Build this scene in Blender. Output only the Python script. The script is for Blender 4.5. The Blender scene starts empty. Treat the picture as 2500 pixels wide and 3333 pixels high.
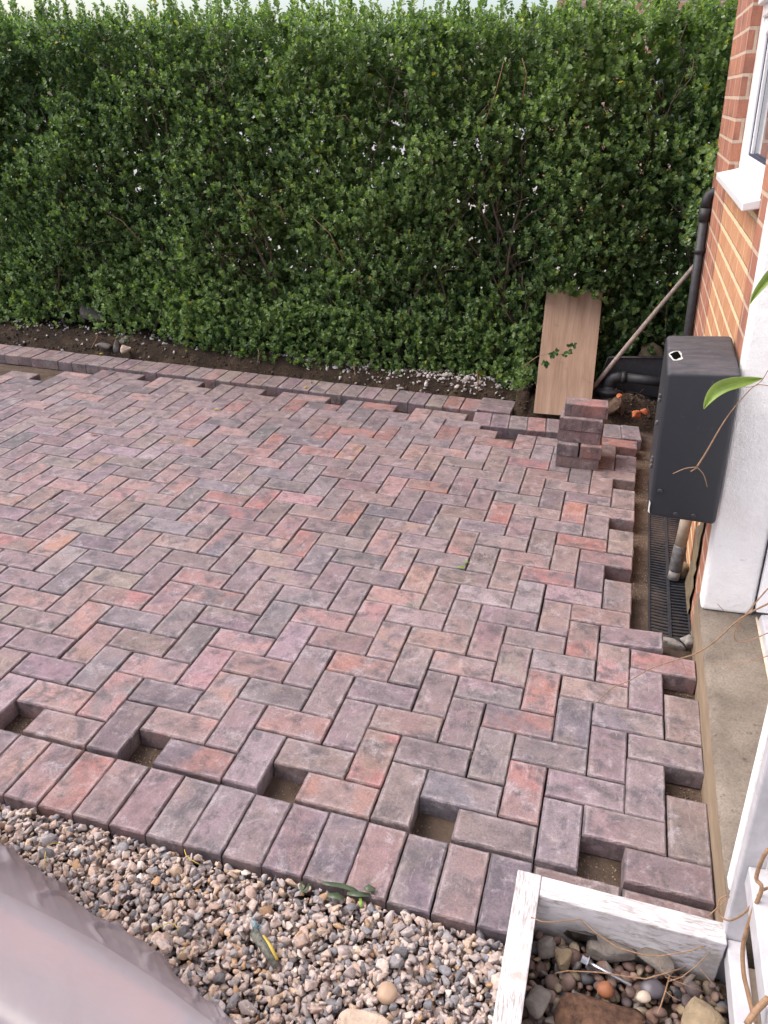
import bpy, bmesh, math, random
import numpy as np
from mathutils import Vector, Matrix
rad = math.radians
# ------------------------------------------------------------------ camera, world, sun, exposure
SC = bpy.context.scene
COL = SC.collection
CAM_R = np.array(((0.9594299524, 0.2811939923, 0.0205942186), (0.1489975130, -0.4436547438, -0.8837251927), (-0.2393614908, 0.8509408978, -0.4675528540)))
CAM_C = np.array((0.6022863, -1.3512696, 1.6078129))
F_PX = 2608.731
cam_d = bpy.data.cameras.new('camera'); cam = bpy.data.objects.new('camera', cam_d); COL.objects.link(cam)
cam.matrix_world = Matrix(((CAM_R[0][0], -CAM_R[1][0], -CAM_R[2][0], CAM_C[0]), (CAM_R[0][1], -CAM_R[1][1], -CAM_R[2][1], CAM_C[1]),
                           (CAM_R[0][2], -CAM_R[1][2], -CAM_R[2][2], CAM_C[2]), (0, 0, 0, 1)))
cam_d.sensor_fit = 'VERTICAL'; cam_d.sensor_height = 36.0; cam_d.lens = F_PX / 3333 * 36
cam_d.clip_start = 0.02; cam_d.clip_end = 500
SC.camera = cam
SUN_ELEV, SUN_AZ = rad(50), rad(-98)          # azimuth from +y towards +x; the sun stands high to the left
world = bpy.data.worlds.new('World'); SC.world = world; world.use_nodes = True
wn = world.node_tree.nodes; wl = world.node_tree.links
sky = wn.new('ShaderNodeTexSky'); sky.sky_type = 'NISHITA'; sky.sun_disc = False
sky.sun_elevation = SUN_ELEV; sky.sun_rotation = SUN_AZ
sky.air_density = 1.0; sky.dust_density = 3.5; sky.ozone_density = 1.0
wn['Background'].inputs[1].default_value = 0.15
wl.new(sky.outputs[0], wn['Background'].inputs[0])
sun_d = bpy.data.lights.new('sun', 'SUN'); sun_d.energy = 1.5; sun_d.angle = rad(48); sun_d.color = (1.0, 0.93, 0.86)
sun = bpy.data.objects.new('sun', sun_d); COL.objects.link(sun)
sdir = Vector((math.sin(SUN_AZ) * math.cos(SUN_ELEV), math.cos(SUN_AZ) * math.cos(SUN_ELEV), math.sin(SUN_ELEV)))
sun.rotation_euler = sdir.to_track_quat('Z', 'Y').to_euler()
SC.view_settings.view_transform = 'Standard'; SC.view_settings.look = 'None'
SC.view_settings.exposure = 1.0; SC.view_settings.gamma = 1.0
SC.cycles.max_bounces = 8; SC.cycles.transparent_max_bounces = 12

rng = np.random.default_rng(7)
rnd = random.Random(11)
U = 0.102                                     # paver module

# ------------------------------------------------------------------ helpers
def onz(u, v, z=0.0):
    d = CAM_R.T @ np.array(((u - 1250) / F_PX, (v - 1666.5) / F_PX, 1.0))
    return CAM_C + d * ((z - CAM_C[2]) / d[2])

def onplane(u, v, axis, val):
    d = CAM_R.T @ np.array(((u - 1250) / F_PX, (v - 1666.5) / F_PX, 1.0))
    return CAM_C + d * ((val - CAM_C[axis]) / d[axis])

def tag(o, label=None, cat=None, group=None, kind=None):
    if label: o['label'] = label
    if cat: o['category'] = cat
    if group: o['group'] = group
    if kind: o['kind'] = kind
    return o

def empty(name, loc=(0, 0, 0), rot=(0, 0, 0)):
    o = bpy.data.objects.new(name, None); o.empty_display_size = 0.05
    o.location = loc; o.rotation_euler = rot; COL.objects.link(o); return o

def link(name, me, mat=None, parent=None, loc=None, rot=None):
    o = bpy.data.objects.new(name, me); COL.objects.link(o)
    if mat is not None and len(me.materials) == 0: me.materials.append(mat)
    if parent: o.parent = parent
    if loc is not None: o.location = loc
    if rot is not None: o.rotation_euler = rot
    return o

class MB:
    """collects verts and faces for one mesh"""
    def __init__(s): s.v = []; s.f = []; s.c = []
    def add(s, vs, fs):
        o = len(s.v); s.v += [tuple(p) for p in vs]; s.f += [tuple(i + o for i in f) for f in fs]
    def box(s, x0, x1, y0, y1, z0, z1):
        s.add([(x0, y0, z0), (x1, y0, z0), (x1, y1, z0), (x0, y1, z0), (x0, y0, z1), (x1, y0, z1), (x1, y1, z1), (x0, y1, z1)],
              [(0, 3, 2, 1), (4, 5, 6, 7), (0, 1, 5, 4), (1, 2, 6, 5), (2, 3, 7, 6), (3, 0, 4, 7)])
    def tube(s, pts, r, n=8, cap=True):
        pts = [Vector(p) for p in pts]; k = len(pts)
        if isinstance(r, (int, float)): r = [r] * k
        vs = []; up = None
        for i, p in enumerate(pts):
            t = (pts[min(i + 1, k - 1)] - pts[max(i - 1, 0)]).normalized()
            if up is None:
                up = Vector((0, 0, 1)) if abs(t.z) < .9 else Vector((1, 0, 0))
            a = t.cross(up).normalized(); b = a.cross(t).normalized(); up = b
            for j in range(n):
                th = 2 * math.pi * j / n
                vs.append(p + (a * math.cos(th) + b * math.sin(th)) * r[i])
        fs = []
        for i in range(k - 1):
            for j in range(n):
                fs.append((i * n + j, i * n + (j + 1) % n, (i + 1) * n + (j + 1) % n, (i + 1) * n + j))
        if cap:
            fs.append(tuple(range(n - 1, -1, -1))); fs.append(tuple(range((k - 1) * n, k * n)))
        s.add(vs, fs)
    def lathe(s, prof, c, n=24):
        vs = []; fs = []
        for r, z in prof:
            for j in range(n):
                th = 2 * math.pi * j / n; vs.append((c[0] + r * math.cos(th), c[1] + r * math.sin(th), c[2] + z))
        for i in range(len(prof) - 1):
            for j in range(n):
                fs.append((i * n + j, i * n + (j + 1) % n, (i + 1) * n + (j + 1) % n, (i + 1) * n + j))
        fs.append(tuple(range(n - 1, -1, -1))); fs.append(tuple(range((len(prof) - 1) * n, len(prof) * n)))
        s.add(vs, fs)
    def mesh(s, name, smooth=False, bevel=0, seg=1):
        me = bpy.data.meshes.new(name); me.from_pydata(s.v, [], s.f); me.validate()
        bm = bmesh.new(); bm.from_mesh(me)
        bmesh.ops.recalc_face_normals(bm, faces=bm.faces[:])
        if bevel:
            ed = [e for e in bm.edges if len(e.link_faces) == 2 and e.calc_face_angle(0) > 0.6]
            bmesh.ops.bevel(bm, geom=ed, offset=bevel, segments=seg, affect='EDGES', profile=0.5, clamp_overlap=True)
        bm.to_mesh(me); bm.free()
        if smooth:
            for p in me.polygons: p.use_smooth = True
        return me
    def build(s, name, mat, parent=None, smooth=False, bevel=0, seg=1):
        return link(name, s.mesh(name, smooth, bevel, seg), mat, parent)

def np_mesh(name, verts, faces, colors=None, smooth=False, attr='tone'):
    """verts Nx3, faces MxK (constant K); colors Nx3 per vertex"""
    me = bpy.data.meshes.new(name); n = len(verts); m, k = faces.shape
    me.vertices.add(n); me.vertices.foreach_set('co', np.ascontiguousarray(verts, np.float32).ravel())
    me.loops.add(m * k); me.loops.foreach_set('vertex_index', np.ascontiguousarray(faces, np.int32).ravel())
    me.polygons.add(m); me.polygons.foreach_set('loop_start', np.arange(0, m * k, k, dtype=np.int32))
    me.polygons.foreach_set('loop_total', np.full(m, k, np.int32))
    if smooth: me.polygons.foreach_set('use_smooth', np.ones(m, bool))
    if colors is not None:
        a = me.attributes.new(attr, 'FLOAT_COLOR', 'POINT')
        a.data.foreach_set('color', np.c_[colors, np.ones(n)].astype(np.float32).ravel())
    me.update(calc_edges=True); me.validate()
    return me

def fbm(x, y, seed=0, oct=4, f=1.0):
    r = np.random.default_rng(seed); o = np.zeros_like(np.asarray(x, float)); a = 1.0
    for i in range(oct):
        for _ in range(3):
            th = r.uniform(0, 6.28); ph = r.uniform(0, 6.28); k = f * r.uniform(.7, 1.4)
            o = o + a * np.sin(k * (np.cos(th) * x + np.sin(th) * y) + ph) / 3
        a *= .55; f *= 2.1
    return o

def grid_mesh(name, x0, x1, y0, y1, nx, ny, zf):
    xs = np.linspace(x0, x1, nx); ys = np.linspace(y0, y1, ny); X, Y = np.meshgrid(xs, ys)
    Z = zf(X, Y); v = np.stack([X, Y, Z], -1).reshape(-1, 3)
    i = np.arange(nx * ny).reshape(ny, nx)
    f = np.stack([i[:-1, :-1], i[:-1, 1:], i[1:, 1:], i[1:, :-1]], -1).reshape(-1, 4)
    return np_mesh(name, v, f, smooth=True)

# ------------------------------------------------------------------ materials
class NT:
    def __init__(s, name):
        s.m = bpy.data.materials.new(name); s.m.use_nodes = True; s.t = s.m.node_tree
        s.n = s.t.nodes; s.b = s.n['Principled BSDF']; s.out = s.n['Material Output']
    def node(s, typ, **kw):
        nd = s.n.new('ShaderNode' + typ)
        ins = kw.pop('ins', {})
        for k, v in kw.items(): setattr(nd, k, v)
        for k, v in ins.items(): s.set(nd.inputs[k], v)
        return nd
    def set(s, sock, v):
        if isinstance(v, bpy.types.NodeSocket): s.t.links.new(v, sock)
        elif isinstance(v, bpy.types.Node): s.t.links.new(v.outputs[0], sock)
        else: sock.default_value = v if not (isinstance(v, tuple) and len(v) == 3 and sock.type == 'RGBA') else v + (1,)
    def coord(s, w='Object'): return s.node('TexCoord').outputs[w]
    def noise(s, vec, scale, detail=4, rough=.55, dist=0.0):
        return s.node('TexNoise', ins={'Vector': vec, 'Scale': scale, 'Detail': detail, 'Roughness': rough, 'Distortion': dist}).outputs['Fac']
    def ramp(s, fac, stops):
        r = s.node('ValToRGB', ins={'Fac': fac}); e = r.color_ramp.elements
        while len(e) < len(stops): e.new(.5)
        for el, (p, c) in zip(e, stops):
            el.position = p; el.color = (c, c, c, 1) if isinstance(c, (int, float)) else (*c, 1)
        return r.outputs[0]
    def mix(s, fac, a, b, mode='MIX'):
        nd = s.node('Mix', data_type='RGBA', blend_type=mode)
        s.set(nd.inputs[0], fac); s.set(nd.inputs[6], a); s.set(nd.inputs[7], b); return nd.outputs[2]
    def math(s, op, a, b=0.0, c=0.0):
        nd = s.node('Math', operation=op); s.set(nd.inputs[0], a); s.set(nd.inputs[1], b); s.set(nd.inputs[2], c); return nd.outputs[0]
    def map(s, vec, scale=(1, 1, 1), loc=(0, 0, 0), rot=(0, 0, 0)):
        return s.node('Mapping', ins={'Vector': vec, 'Scale': scale, 'Location': loc, 'Rotation': rot}).outputs[0]
    def bump(s, h, dist=.002, strength=.5, normal=None):
        nd = s.node('Bump', ins={'Height': h, 'Distance': dist, 'Strength': strength})
        if normal is not None: s.set(nd.inputs['Normal'], normal)
        return nd.outputs[0]
    def fin(s, color, rough=.7, bump=None, spec=.5, metal=0.0):
        s.set(s.b.inputs['Base Color'], color); s.set(s.b.inputs['Roughness'], rough)
        s.b.inputs['Specular IOR Level'].default_value = spec; s.b.inputs['Metallic'].default_value = metal
        if bump is not None: s.set(s.b.inputs['Normal'], bump)
        return s.m

def paver_mat(name, per_object=True):
    t = NT(name); at = 'OBJECT' if per_object else 'GEOMETRY'
    ca = t.node('Attribute', attribute_type=at, attribute_name='tone_a').outputs['Color']
    cb = t.node('Attribute', attribute_type=at, attribute_name='tone_b').outputs['Color']
    oc = t.coord('Object')
    if per_object:
        r = t.node('ObjectInfo').outputs['Random']
        off = t.node('CombineXYZ', ins={0: t.math('MULTIPLY', r, 37.0), 1: t.math('MULTIPLY', r, 91.0), 2: t.math('MULTIPLY', r, 13.0)})
        vec = t.node('VectorMath', operation='ADD', ins={0: oc, 1: off}).outputs[0]
    else:
        r = 0.5; vec = oc
    big = t.noise(vec, 9.0, 2, .5, .3)
    fac = t.ramp(big, [(.40, 0), (.60, 1)])
    col = t.mix(fac, ca, cb)
    # drifting grey and dark clouds of the mottled concrete
    cl = t.ramp(t.noise(vec, 22, 5, .65, .3), [(.33, .70), (.5, 1.0), (.70, 1.22)])
    col = t.mix(.8, col, cl, 'MULTIPLY')
    dk = t.ramp(t.noise(vec, 14, 4, .7, .5), [(.50, 0), (.64, .72)])
    col = t.mix(dk, col, (.085, .078, .09))
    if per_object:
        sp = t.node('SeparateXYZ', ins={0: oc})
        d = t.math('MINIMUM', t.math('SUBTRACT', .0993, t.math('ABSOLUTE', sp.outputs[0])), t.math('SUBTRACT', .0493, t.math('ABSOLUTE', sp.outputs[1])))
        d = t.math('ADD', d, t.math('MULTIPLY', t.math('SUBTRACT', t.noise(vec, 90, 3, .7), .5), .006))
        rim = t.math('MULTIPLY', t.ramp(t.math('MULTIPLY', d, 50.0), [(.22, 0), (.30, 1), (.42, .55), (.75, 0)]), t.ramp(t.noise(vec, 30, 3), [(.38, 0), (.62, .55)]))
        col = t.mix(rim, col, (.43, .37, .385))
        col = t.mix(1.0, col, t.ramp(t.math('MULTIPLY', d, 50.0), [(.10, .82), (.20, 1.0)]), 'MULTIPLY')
    # fine worn grain, light and dark
    g = t.noise(vec, 520, 3, .75); g2 = t.noise(vec, 170, 4, .75)
    col = t.mix(.75, col, t.ramp(g2, [(.28, .62), (.5, 1.0), (.74, 1.34)]), 'MULTIPLY')
    col = t.mix(.6, col, t.ramp(g, [(.3, .55), (.5, 1.0), (.72, 1.4)]), 'MULTIPLY')
    # pale scuffs in short strokes
    st = t.noise(t.map(vec, (26, 150, 30)), 1.0, 4, .7, .15)
    scm = t.math('MULTIPLY', t.ramp(st, [(.58, 0), (.70, .5)]), t.ramp(t.noise(vec, 20, 3), [(.45, 0), (.62, 1)]))
    col = t.mix(scm, col, (.44, .38, .39))
    bl = t.noise(vec, 17, 5, .7, .4)
    col = t.mix(t.math('MULTIPLY', t.ramp(bl, [(.55, 0), (.68, .65)]), t.ramp(g2, [(.35, .3), (.6, 1)])), col, (.42, .37, .39))
    # dark pits
    vor = t.node('TexVoronoi', ins={'Vector': vec, 'Scale': 150.0, 'Randomness': 1.0}).outputs['Distance']
    pit = t.ramp(vor, [(.05, 1), (.16, 0)])
    pm = t.math('MULTIPLY', pit, t.ramp(t.noise(vec, 45, 2), [(.46, 0), (.56, 1)]))
    col = t.mix(t.math('MULTIPLY', pm, .8), col, (.05, .042, .046))
    # sandy dust
    sd = t.math('MULTIPLY', t.ramp(t.noise(vec, 12, 3, .6), [(.58, 0), (.72, 1)]), t.ramp(t.noise(vec, 330, 2), [(.52, 0), (.62, .7)]))
    col = t.mix(sd, col, (.32, .235, .165))
    h = t.math('ADD', t.math('MULTIPLY', g, .8), t.math('ADD', t.math('MULTIPLY', g2, 1.0), t.math('MULTIPLY', pm, -1.6)))
    return t.fin(col, t.ramp(t.noise(vec, 60, 3), [(.3, .66), (.7, .88)]), t.bump(h, .0016, .8), .4)

def simple_mat(name, col, rough=.7, var=.25, scale=30, bump=.001, spec=.5, metal=0.0, col2=None):
    t = NT(name); oc = t.coord(); n = t.noise(oc, scale, 5, .6)
    c = t.mix(t.ramp(n, [(.3, 0), (.7, 1)]), tuple(x * (1 - var) for x in col), col2 or tuple(min(1, x * (1 + var)) for x in col))
    return t.fin(c, rough, t.bump(t.noise(oc, scale * 6, 4, .6), bump, .5), spec, metal)

def tone_mat(name, rough=.7, scale=90, bump=.0015, var=.35, spec=.4):
    t = NT(name); c = t.node('Attribute', attribute_type='GEOMETRY', attribute_name='tone').outputs['Color']; oc = t.coord()
    n = t.noise(oc, scale, 4, .65)
    c = t.mix(1.0, c, t.ramp(n, [(.25, 1 - var), (.75, 1 + var)]), 'MULTIPLY')
    return t.fin(c, rough, t.bump(t.noise(oc, scale * 4, 3), bump, .5), spec)

M = {}
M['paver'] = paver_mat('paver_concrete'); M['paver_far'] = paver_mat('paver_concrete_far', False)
M['gravel'] = tone_mat('gravel_stone', .9, 160, .0012, .35, .25); M['pebble'] = tone_mat('pebble_stone', .65, 90, .0006, .25)
M['white_gravel'] = tone_mat('white_gravel', .8, 120)

def sand():
    t = NT('sand'); oc = t.coord(); n = t.noise(oc, 14, 5, .6); g = t.noise(oc, 500, 3, .7)
    c = t.ramp(n, [(.3, (.066, .048, .038)), (.7, (.145, .105, .08))])
    c = t.mix(.6, c, t.ramp(g, [(.3, .5), (.7, 1.4)]), 'MULTIPLY')
    return t.fin(c, .95, t.bump(t.math('ADD', g, t.math('MULTIPLY', t.noise(oc, 60, 4), 3.0)), .004, .8), .2)
M['sand'] = sand()
def soil():
    t = NT('soil'); oc = t.coord(); n = t.noise(oc, 9, 5, .65); g = t.noise(oc, 120, 4, .7)
    c = t.ramp(n, [(.3, (.030, .022, .017)), (.55, (.062, .043, .030)), (.75, (.12, .088, .06))])
    c = t.mix(.7, c, t.ramp(g, [(.3, .45), (.7, 1.6)]), 'MULTIPLY')
    return t.fin(c, .95, t.bump(t.math('ADD', g, t.math('MULTIPLY', t.noise(oc, 30, 4), 2.0)), .012, .9), .2)
M['soil'] = soil()
def leaf():
    t = NT('hedge_leaf'); c = t.node('Attribute', attribute_type='GEOMETRY', attribute_name='tone').outputs['Color']
    t.fin(c, .38, None, .5)
    tr = t.node('BsdfTranslucent', ins={'Color': t.mix(1.0, c, (1.5, 1.7, .55), 'MULTIPLY')})
    mx = t.node('MixShader', ins={0: .36, 1: t.b.outputs[0], 2: tr.outputs[0]})
    t.t.links.new(mx.outputs[0], t.out.inputs[0]); return t.m
M['leaf'] = leaf()
M['bark'] = simple_mat('hedge_bark', (.10, .075, .055), .85, .45, 60, .002)
M['twig'] = simple_mat('dry_twig', (.26, .155, .09), .7, .3, 90, .0006)

def brick(name, c1, c2, mortar, msize, zoff, dark, bed=False):
    t = NT(name); oc = t.coord(); sp = t.node('SeparateXYZ', ins={0: oc})
    uu = t.math('ADD', sp.outputs[1], sp.outputs[0]); vv = t.math('SUBTRACT', sp.outputs[2], zoff)
    w = t.noise(oc, 18, 3); wob = t.math('MULTIPLY', t.math('SUBTRACT', w, .5), .006)
    v = t.node('CombineXYZ', ins={0: uu, 1: t.math('ADD', vv, wob)})
    b = t.node('TexBrick', offset=.5, offset_frequency=2, squash=1.0,
               ins={'Vector': v, 'Color1': c1, 'Color2': c2, 'Mortar': mortar, 'Scale': 1.0, 'Mortar Size': msize, 'Mortar Smooth': .15, 'Bias': 0.0, 'Brick Width': .2255, 'Row Height': .0763})
    if bed:
        fr = t.math('FRACT', t.math('DIVIDE', t.math('ADD', vv, wob), .0763))
        bm_ = t.math('ADD', t.ramp(fr, [(.10, 1), (.13, 0)]), t.ramp(fr, [(.87, 0), (.90, 1)]))
        col0 = t.mix(t.math('MULTIPLY', bm_, .95), b.outputs[0], (.70, .55, .35)); mort = t.math('MAXIMUM', bm_, b.outputs[1])
    else: col0 = b.outputs[0]; mort = b.outputs[1]
    n = t.noise(t.map(oc, (1, 1, .35)), 60, 4, .65); g = t.noise(oc, 260, 3, .7)
    col = t.mix(.75, col0, t.ramp(n, [(.25, .72), (.75, 1.25)]), 'MULTIPLY')
    col = t.mix(t.math('MULTIPLY', t.math('SUBTRACT', 1.0, mort), t.ramp(t.noise(oc, 7, 2), [(.5, 0), (.64, .55)])), col, dark)
    col = t.mix(.4, col, t.ramp(g, [(.3, .6), (.7, 1.3)]), 'MULTIPLY')
    h = t.math('ADD', t.math('MULTIPLY', mort, -1.6), t.math('ADD', t.math('MULTIPLY', n, .8), t.math('MULTIPLY', g, .4)))
    return t.fin(col, .85, t.bump(h, .006, .8), .3)
M['brick'] = brick('old_red_brick', (.42, .185, .115), (.33, .14, .10), (.52, .39, .30), .0065, .079, (.17, .085, .075))
M['brick_infill'] = brick('orange_infill_brick', (.54, .29, .165), (.48, .235, .125), (.66, .49, .33), .004, .079, (.40, .17, .09), True)

def render_white():
    t = NT('white_render'); oc = t.coord(); n = t.noise(oc, 14, 4, .6)
    c = t.ramp(n, [(.3, (.82, .80, .80)), (.7, (.90, .89, .885))])
    vor = t.noise(t.map(oc, (30, 30, 90)), 1.0, 4, .7, 1.5)
    c = t.mix(t.ramp(vor, [(.66, 0), (.70, .55)]), c, (.45, .43, .42))
    h = t.math('ADD', t.noise(oc, 55, 4, .6), t.math('MULTIPLY', t.noise(oc, 240, 3), .5))
    return t.fin(c, .8, t.bump(h, .006, .7), .3)
M['render'] = render_white()
def old_paint(along='x'):
    t = NT('flaking_white_paint_' + along); oc = t.coord()
    gr = t.noise(t.map(oc, (6, 6, 6)), 3.0, 4)
    fl = t.noise(t.map(oc, (22, 22, 160)), 1.0, 5, .7, .6)
    flx = t.noise(t.map(oc, (26, 260, 110) if along == 'x' else (260, 26, 110)), 1.0, 5, .75, .4)
    k = t.math('MULTIPLY', t.ramp(flx, [(.50, 0), (.60, 1)]), t.ramp(t.noise(oc, 12, 3), [(.40, .15), (.58, 1)]))
    c = t.ramp(gr, [(.3, (.52, .49, .51)), (.7, (.68, .66, .68))])
    c = t.mix(t.math('MULTIPLY', k, .75), c, (.30, .255, .225))
    c = t.mix(t.ramp(t.noise(oc, 8, 4, .65), [(.60, 0), (.68, .55)]), c, (.27, .22, .17))
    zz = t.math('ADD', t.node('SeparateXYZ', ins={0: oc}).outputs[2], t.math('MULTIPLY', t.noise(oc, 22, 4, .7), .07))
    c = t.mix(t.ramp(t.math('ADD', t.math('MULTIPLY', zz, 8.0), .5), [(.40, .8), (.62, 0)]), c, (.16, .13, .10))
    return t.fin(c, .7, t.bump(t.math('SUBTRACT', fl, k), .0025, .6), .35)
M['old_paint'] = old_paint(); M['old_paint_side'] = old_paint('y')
M['pvc'] = simple_mat('white_pvc', (.82, .82, .84), .25, .03, 5, .0001)
M['pvc_grey'] = simple_mat('weathered_white_pvc', (.46, .45, .48), .4, .14, 25, .0003)
M['gasket'] = simple_mat('dark_gasket', (.03, .03, .06), .6, .1)
def glass():
    t = NT('window_glass'); t.fin((.10, .10, .11), .03, None, .7); return t.m
M['glass'] = glass()
M['curtain'] = simple_mat('grey_blind', (.45, .44, .46), .9, .1)
M['black_pipe'] = simple_mat('black_pvc_pipe', (.026, .026, .031), .6, .3, 40, .0004)
def boxblack():
    t = NT('black_box_plastic'); oc = t.coord(); nz = t.node('NewGeometry').outputs['Normal']
    zz = t.node('SeparateXYZ', ins={0: nz}).outputs[2]
    up = t.ramp(zz, [(.45, 0), (.8, 1)])
    s = t.noise(t.map(oc, (11, 32, 20)), 1.0, 6, .75, .6)
    k = t.math('MULTIPLY', up, t.ramp(s, [(.35, .15), (.75, .9)]))
    c = t.mix(t.math('MULTIPLY', k, .75), (.017, .0195, .026), (.15, .13, .135))
    s2 = t.ramp(t.noise(t.map(oc, (60, 8, 30)), 1.0, 4, .7), [(.64, 0), (.7, .25)])
    c = t.mix(t.math('MULTIPLY', s2, .3), c, (.25, .25, .27))
    return t.fin(c, t.mix(up, (.55, .55, .55), (.75, .75, .75)), t.bump(t.noise(oc, 250, 3), .0008, .4), .45)
M['box'] = boxblack()
M['pit'] = simple_mat('painted_void', (.004, .004, .004), 1.0, .1, spec=0.0)  # shade inside the lid's hole, painted as plain black
M['torn'] = simple_mat('torn_white_edge', (.50, .49, .48), .8, .15)
M['grate'] = simple_mat('black_grate', (.016, .019, .027), .6, .4, 60, .0008, .4, 0, (.034, .037, .047))
M['pipe_grey'] = simple_mat('weathered_waste_pipe', (.33, .265, .21), .6, .25, 30, .0006)
M['coupler'] = simple_mat('dark_coupler', (.055, .055, .062), .5, .4, 40, .0005, .5, 0, (.16, .15, .15))
def concrete():
    t = NT('weathered_concrete'); oc = t.coord(); n = t.noise(oc, 7, 5, .65); g = t.noise(oc, 150, 4, .7)
    c = t.ramp(n, [(.3, (.12, .098, .08)), (.55, (.205, .172, .142)), (.75, (.26, .22, .185))])
    c = t.mix(.6, c, t.ramp(g, [(.3, .55), (.72, 1.4)]), 'MULTIPLY')
    m = t.math('MULTIPLY', t.ramp(t.noise(oc, 30, 4, .7), [(.60, 0), (.66, .8)]), t.ramp(t.noise(oc, 3.3, 2), [(.45, 0), (.6, 1)]))
    c = t.mix(m, c, (.05, .04, .035))
    return t.fin(c, .92, t.bump(t.math('ADD', g, t.math('MULTIPLY', t.noise(oc, 45, 4), 2.0)), .004, .8), .25)
M['concrete'] = concrete()
def screed():
    t = NT('trowelled_step_face'); oc = t.coord(); n = t.noise(t.map(oc, (8, 5, 22)), 1.0, 5, .65)
    c = t.ramp(n, [(.3, (.20, .145, .10)), (.7, (.29, .22, .155))])
    return t.fin(c, .9, t.bump(t.noise(t.map(oc, (40, 30, 90)), 1.0, 5), .003, .5), .25)
M['screed'] = screed()
M['cement'] = simple_mat('rough_cement', (.25, .23, .215), .95, .35, 40, .006)
def plywood():
    t = NT('plywood'); oc = t.coord()
    n = t.noise(t.map(oc, (22, 2.2, 2.2)), 1.0, 5, .6, .5); w = t.noise(t.map(oc, (160, 6, 6)), 1.0, 3, .6)
    c = t.ramp(n, [(.3, (.27, .175, .12)), (.55, (.36, .245, .175)), (.75, (.45, .32, .24))])
    c = t.mix(.5, c, t.ramp(w, [(.3, .75), (.7, 1.2)]), 'MULTIPLY')
    st = t.math('MULTIPLY', t.ramp(t.noise(oc, 11, 4, .65, .5), [(.58, 0), (.68, .6)]), t.ramp(t.noise(oc, 3, 2), [(.4, 0), (.6, 1)]))
    c = t.mix(st, c, (.20, .14, .11))
    return t.fin(c, .75, t.bump(w, .001, .4), .35)
M['plywood'] = plywood()
M['pole'] = simple_mat('weathered_pole', (.34, .27, .235), .75, .3, 40, .001)
M['sandstone'] = simple_mat('sandstone', (.27, .205, .13), .9, .3, 22, .006)
M['sandstone_dark'] = simple_mat('damp_sandstone', (.16, .12, .075), .9, .35, 18, .006)
M['brown_rock'] = simple_mat('rusty_brown_rock', (.075, .045, .036), .95, .5, 60, .008, .2, 0, (.155, .085, .055))
M['pale_rock'] = simple_mat('pale_pitted_rock', (.50, .39, .31), .9, .25, 30, .006)
M['grey_rock'] = simple_mat('grey_rubble', (.165, .145, .13), .9, .3, 30, .006)
M['slate'] = simple_mat('wet_black_slate', (.022, .018, .018), .35, .5, 40, .002)
M['red_rubble'] = simple_mat('broken_red_brick', (.42, .12, .05), .9, .35, 40, .005)
M['zinc'] = simple_mat('zinc_bolt', (.45, .46, .50), .4, .2, 60, .0004, .5, .9)
M['root'] = simple_mat('dead_root', (.10, .062, .042), .9, .45, 70, .003)
M['yellow'] = simple_mat('yellow_plastic', (.42, .31, .06), .6, .2)
M['blue'] = simple_mat('blue_fray', (.10, .28, .36), .6, .2)
M['green_leaf'] = simple_mat('fresh_leaf', (.16, .28, .05), .45, .25, 40)
M['climber_leaf'] = simple_mat('climber_leaf', (.27, .38, .07), .4, .2, 25, .0015)
M['dark_green'] = simple_mat('cut_leaf', (.06, .085, .045), .45, .35, 30)
M['brown_leaf'] = simple_mat('dead_leaf', (.22, .09, .05), .7, .2)
M['yellow_leaf'] = simple_mat('yellow_leaf', (.45, .38, .05), .6, .2)
M['pile_brick'] = simple_mat('stacked_red_brick', (.50, .19, .11), .9, .3, 12, .003)
M['drive'] = simple_mat('pale_drive', (.33, .31, .30), .9, .15, 3)
M['roof'] = simple_mat('roof_tile', (.30, .15, .11), .8, .2, 6)

def sheet_mat():
    t = NT('polythene_film'); oc = t.coord(); n = t.noise(oc, 5, 4, .6)
    t.fin((.43, .40, .435), .22, t.bump(t.math('ADD', t.noise(t.map(oc, (6, 9, 6)), 1.0, 3, .5, 1.5), t.math('MULTIPLY', t.noise(oc, 30, 3), .10)), .006, .35), .5)
    tl = t.node('BsdfTranslucent', ins={'Color': (.50, .45, .49, 1)})
    tr = t.node('BsdfTransparent', ins={'Color': (.93, .86, .88, 1)})
    a = t.node('MixShader', ins={0: .40, 1: t.b.outputs[0], 2: tl.outputs[0]})
    b = t.node('MixShader', ins={0: t.ramp(n, [(.3, .14), (.7, .22)]), 1: a.outputs[0], 2: tr.outputs[0]})
    t.t.links.new(b.outputs[0], t.out.inputs[0]); return t.m
M['sheet'] = sheet_mat()

# ------------------------------------------------------------------ ground, sand bed, soil
def flat(name, x0, x1, y0, y1, z, mat, label=None):
    m = MB(); m.add([(x0, y0, z), (x1, y0, z), (x1, y1, z), (x0, y1, z)], [(0, 1, 2, 3)])
    return tag(m.build(name, mat), kind='structure')
flat('ground', -80, 80, -40, 160, -.16, M['soil'])
flat('neighbour_path', -60, 60, 6.2, 60, -.05, M['drive'])
sb = link('sand_bed', grid_mesh('sand_bed', -5.2, 1.03, -.20, 3.12, 260, 150, lambda X, Y: -.064 + .004 * fbm(X, Y, 3, 4, 14.0)), M['sand']); tag(sb, kind='structure')

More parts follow.
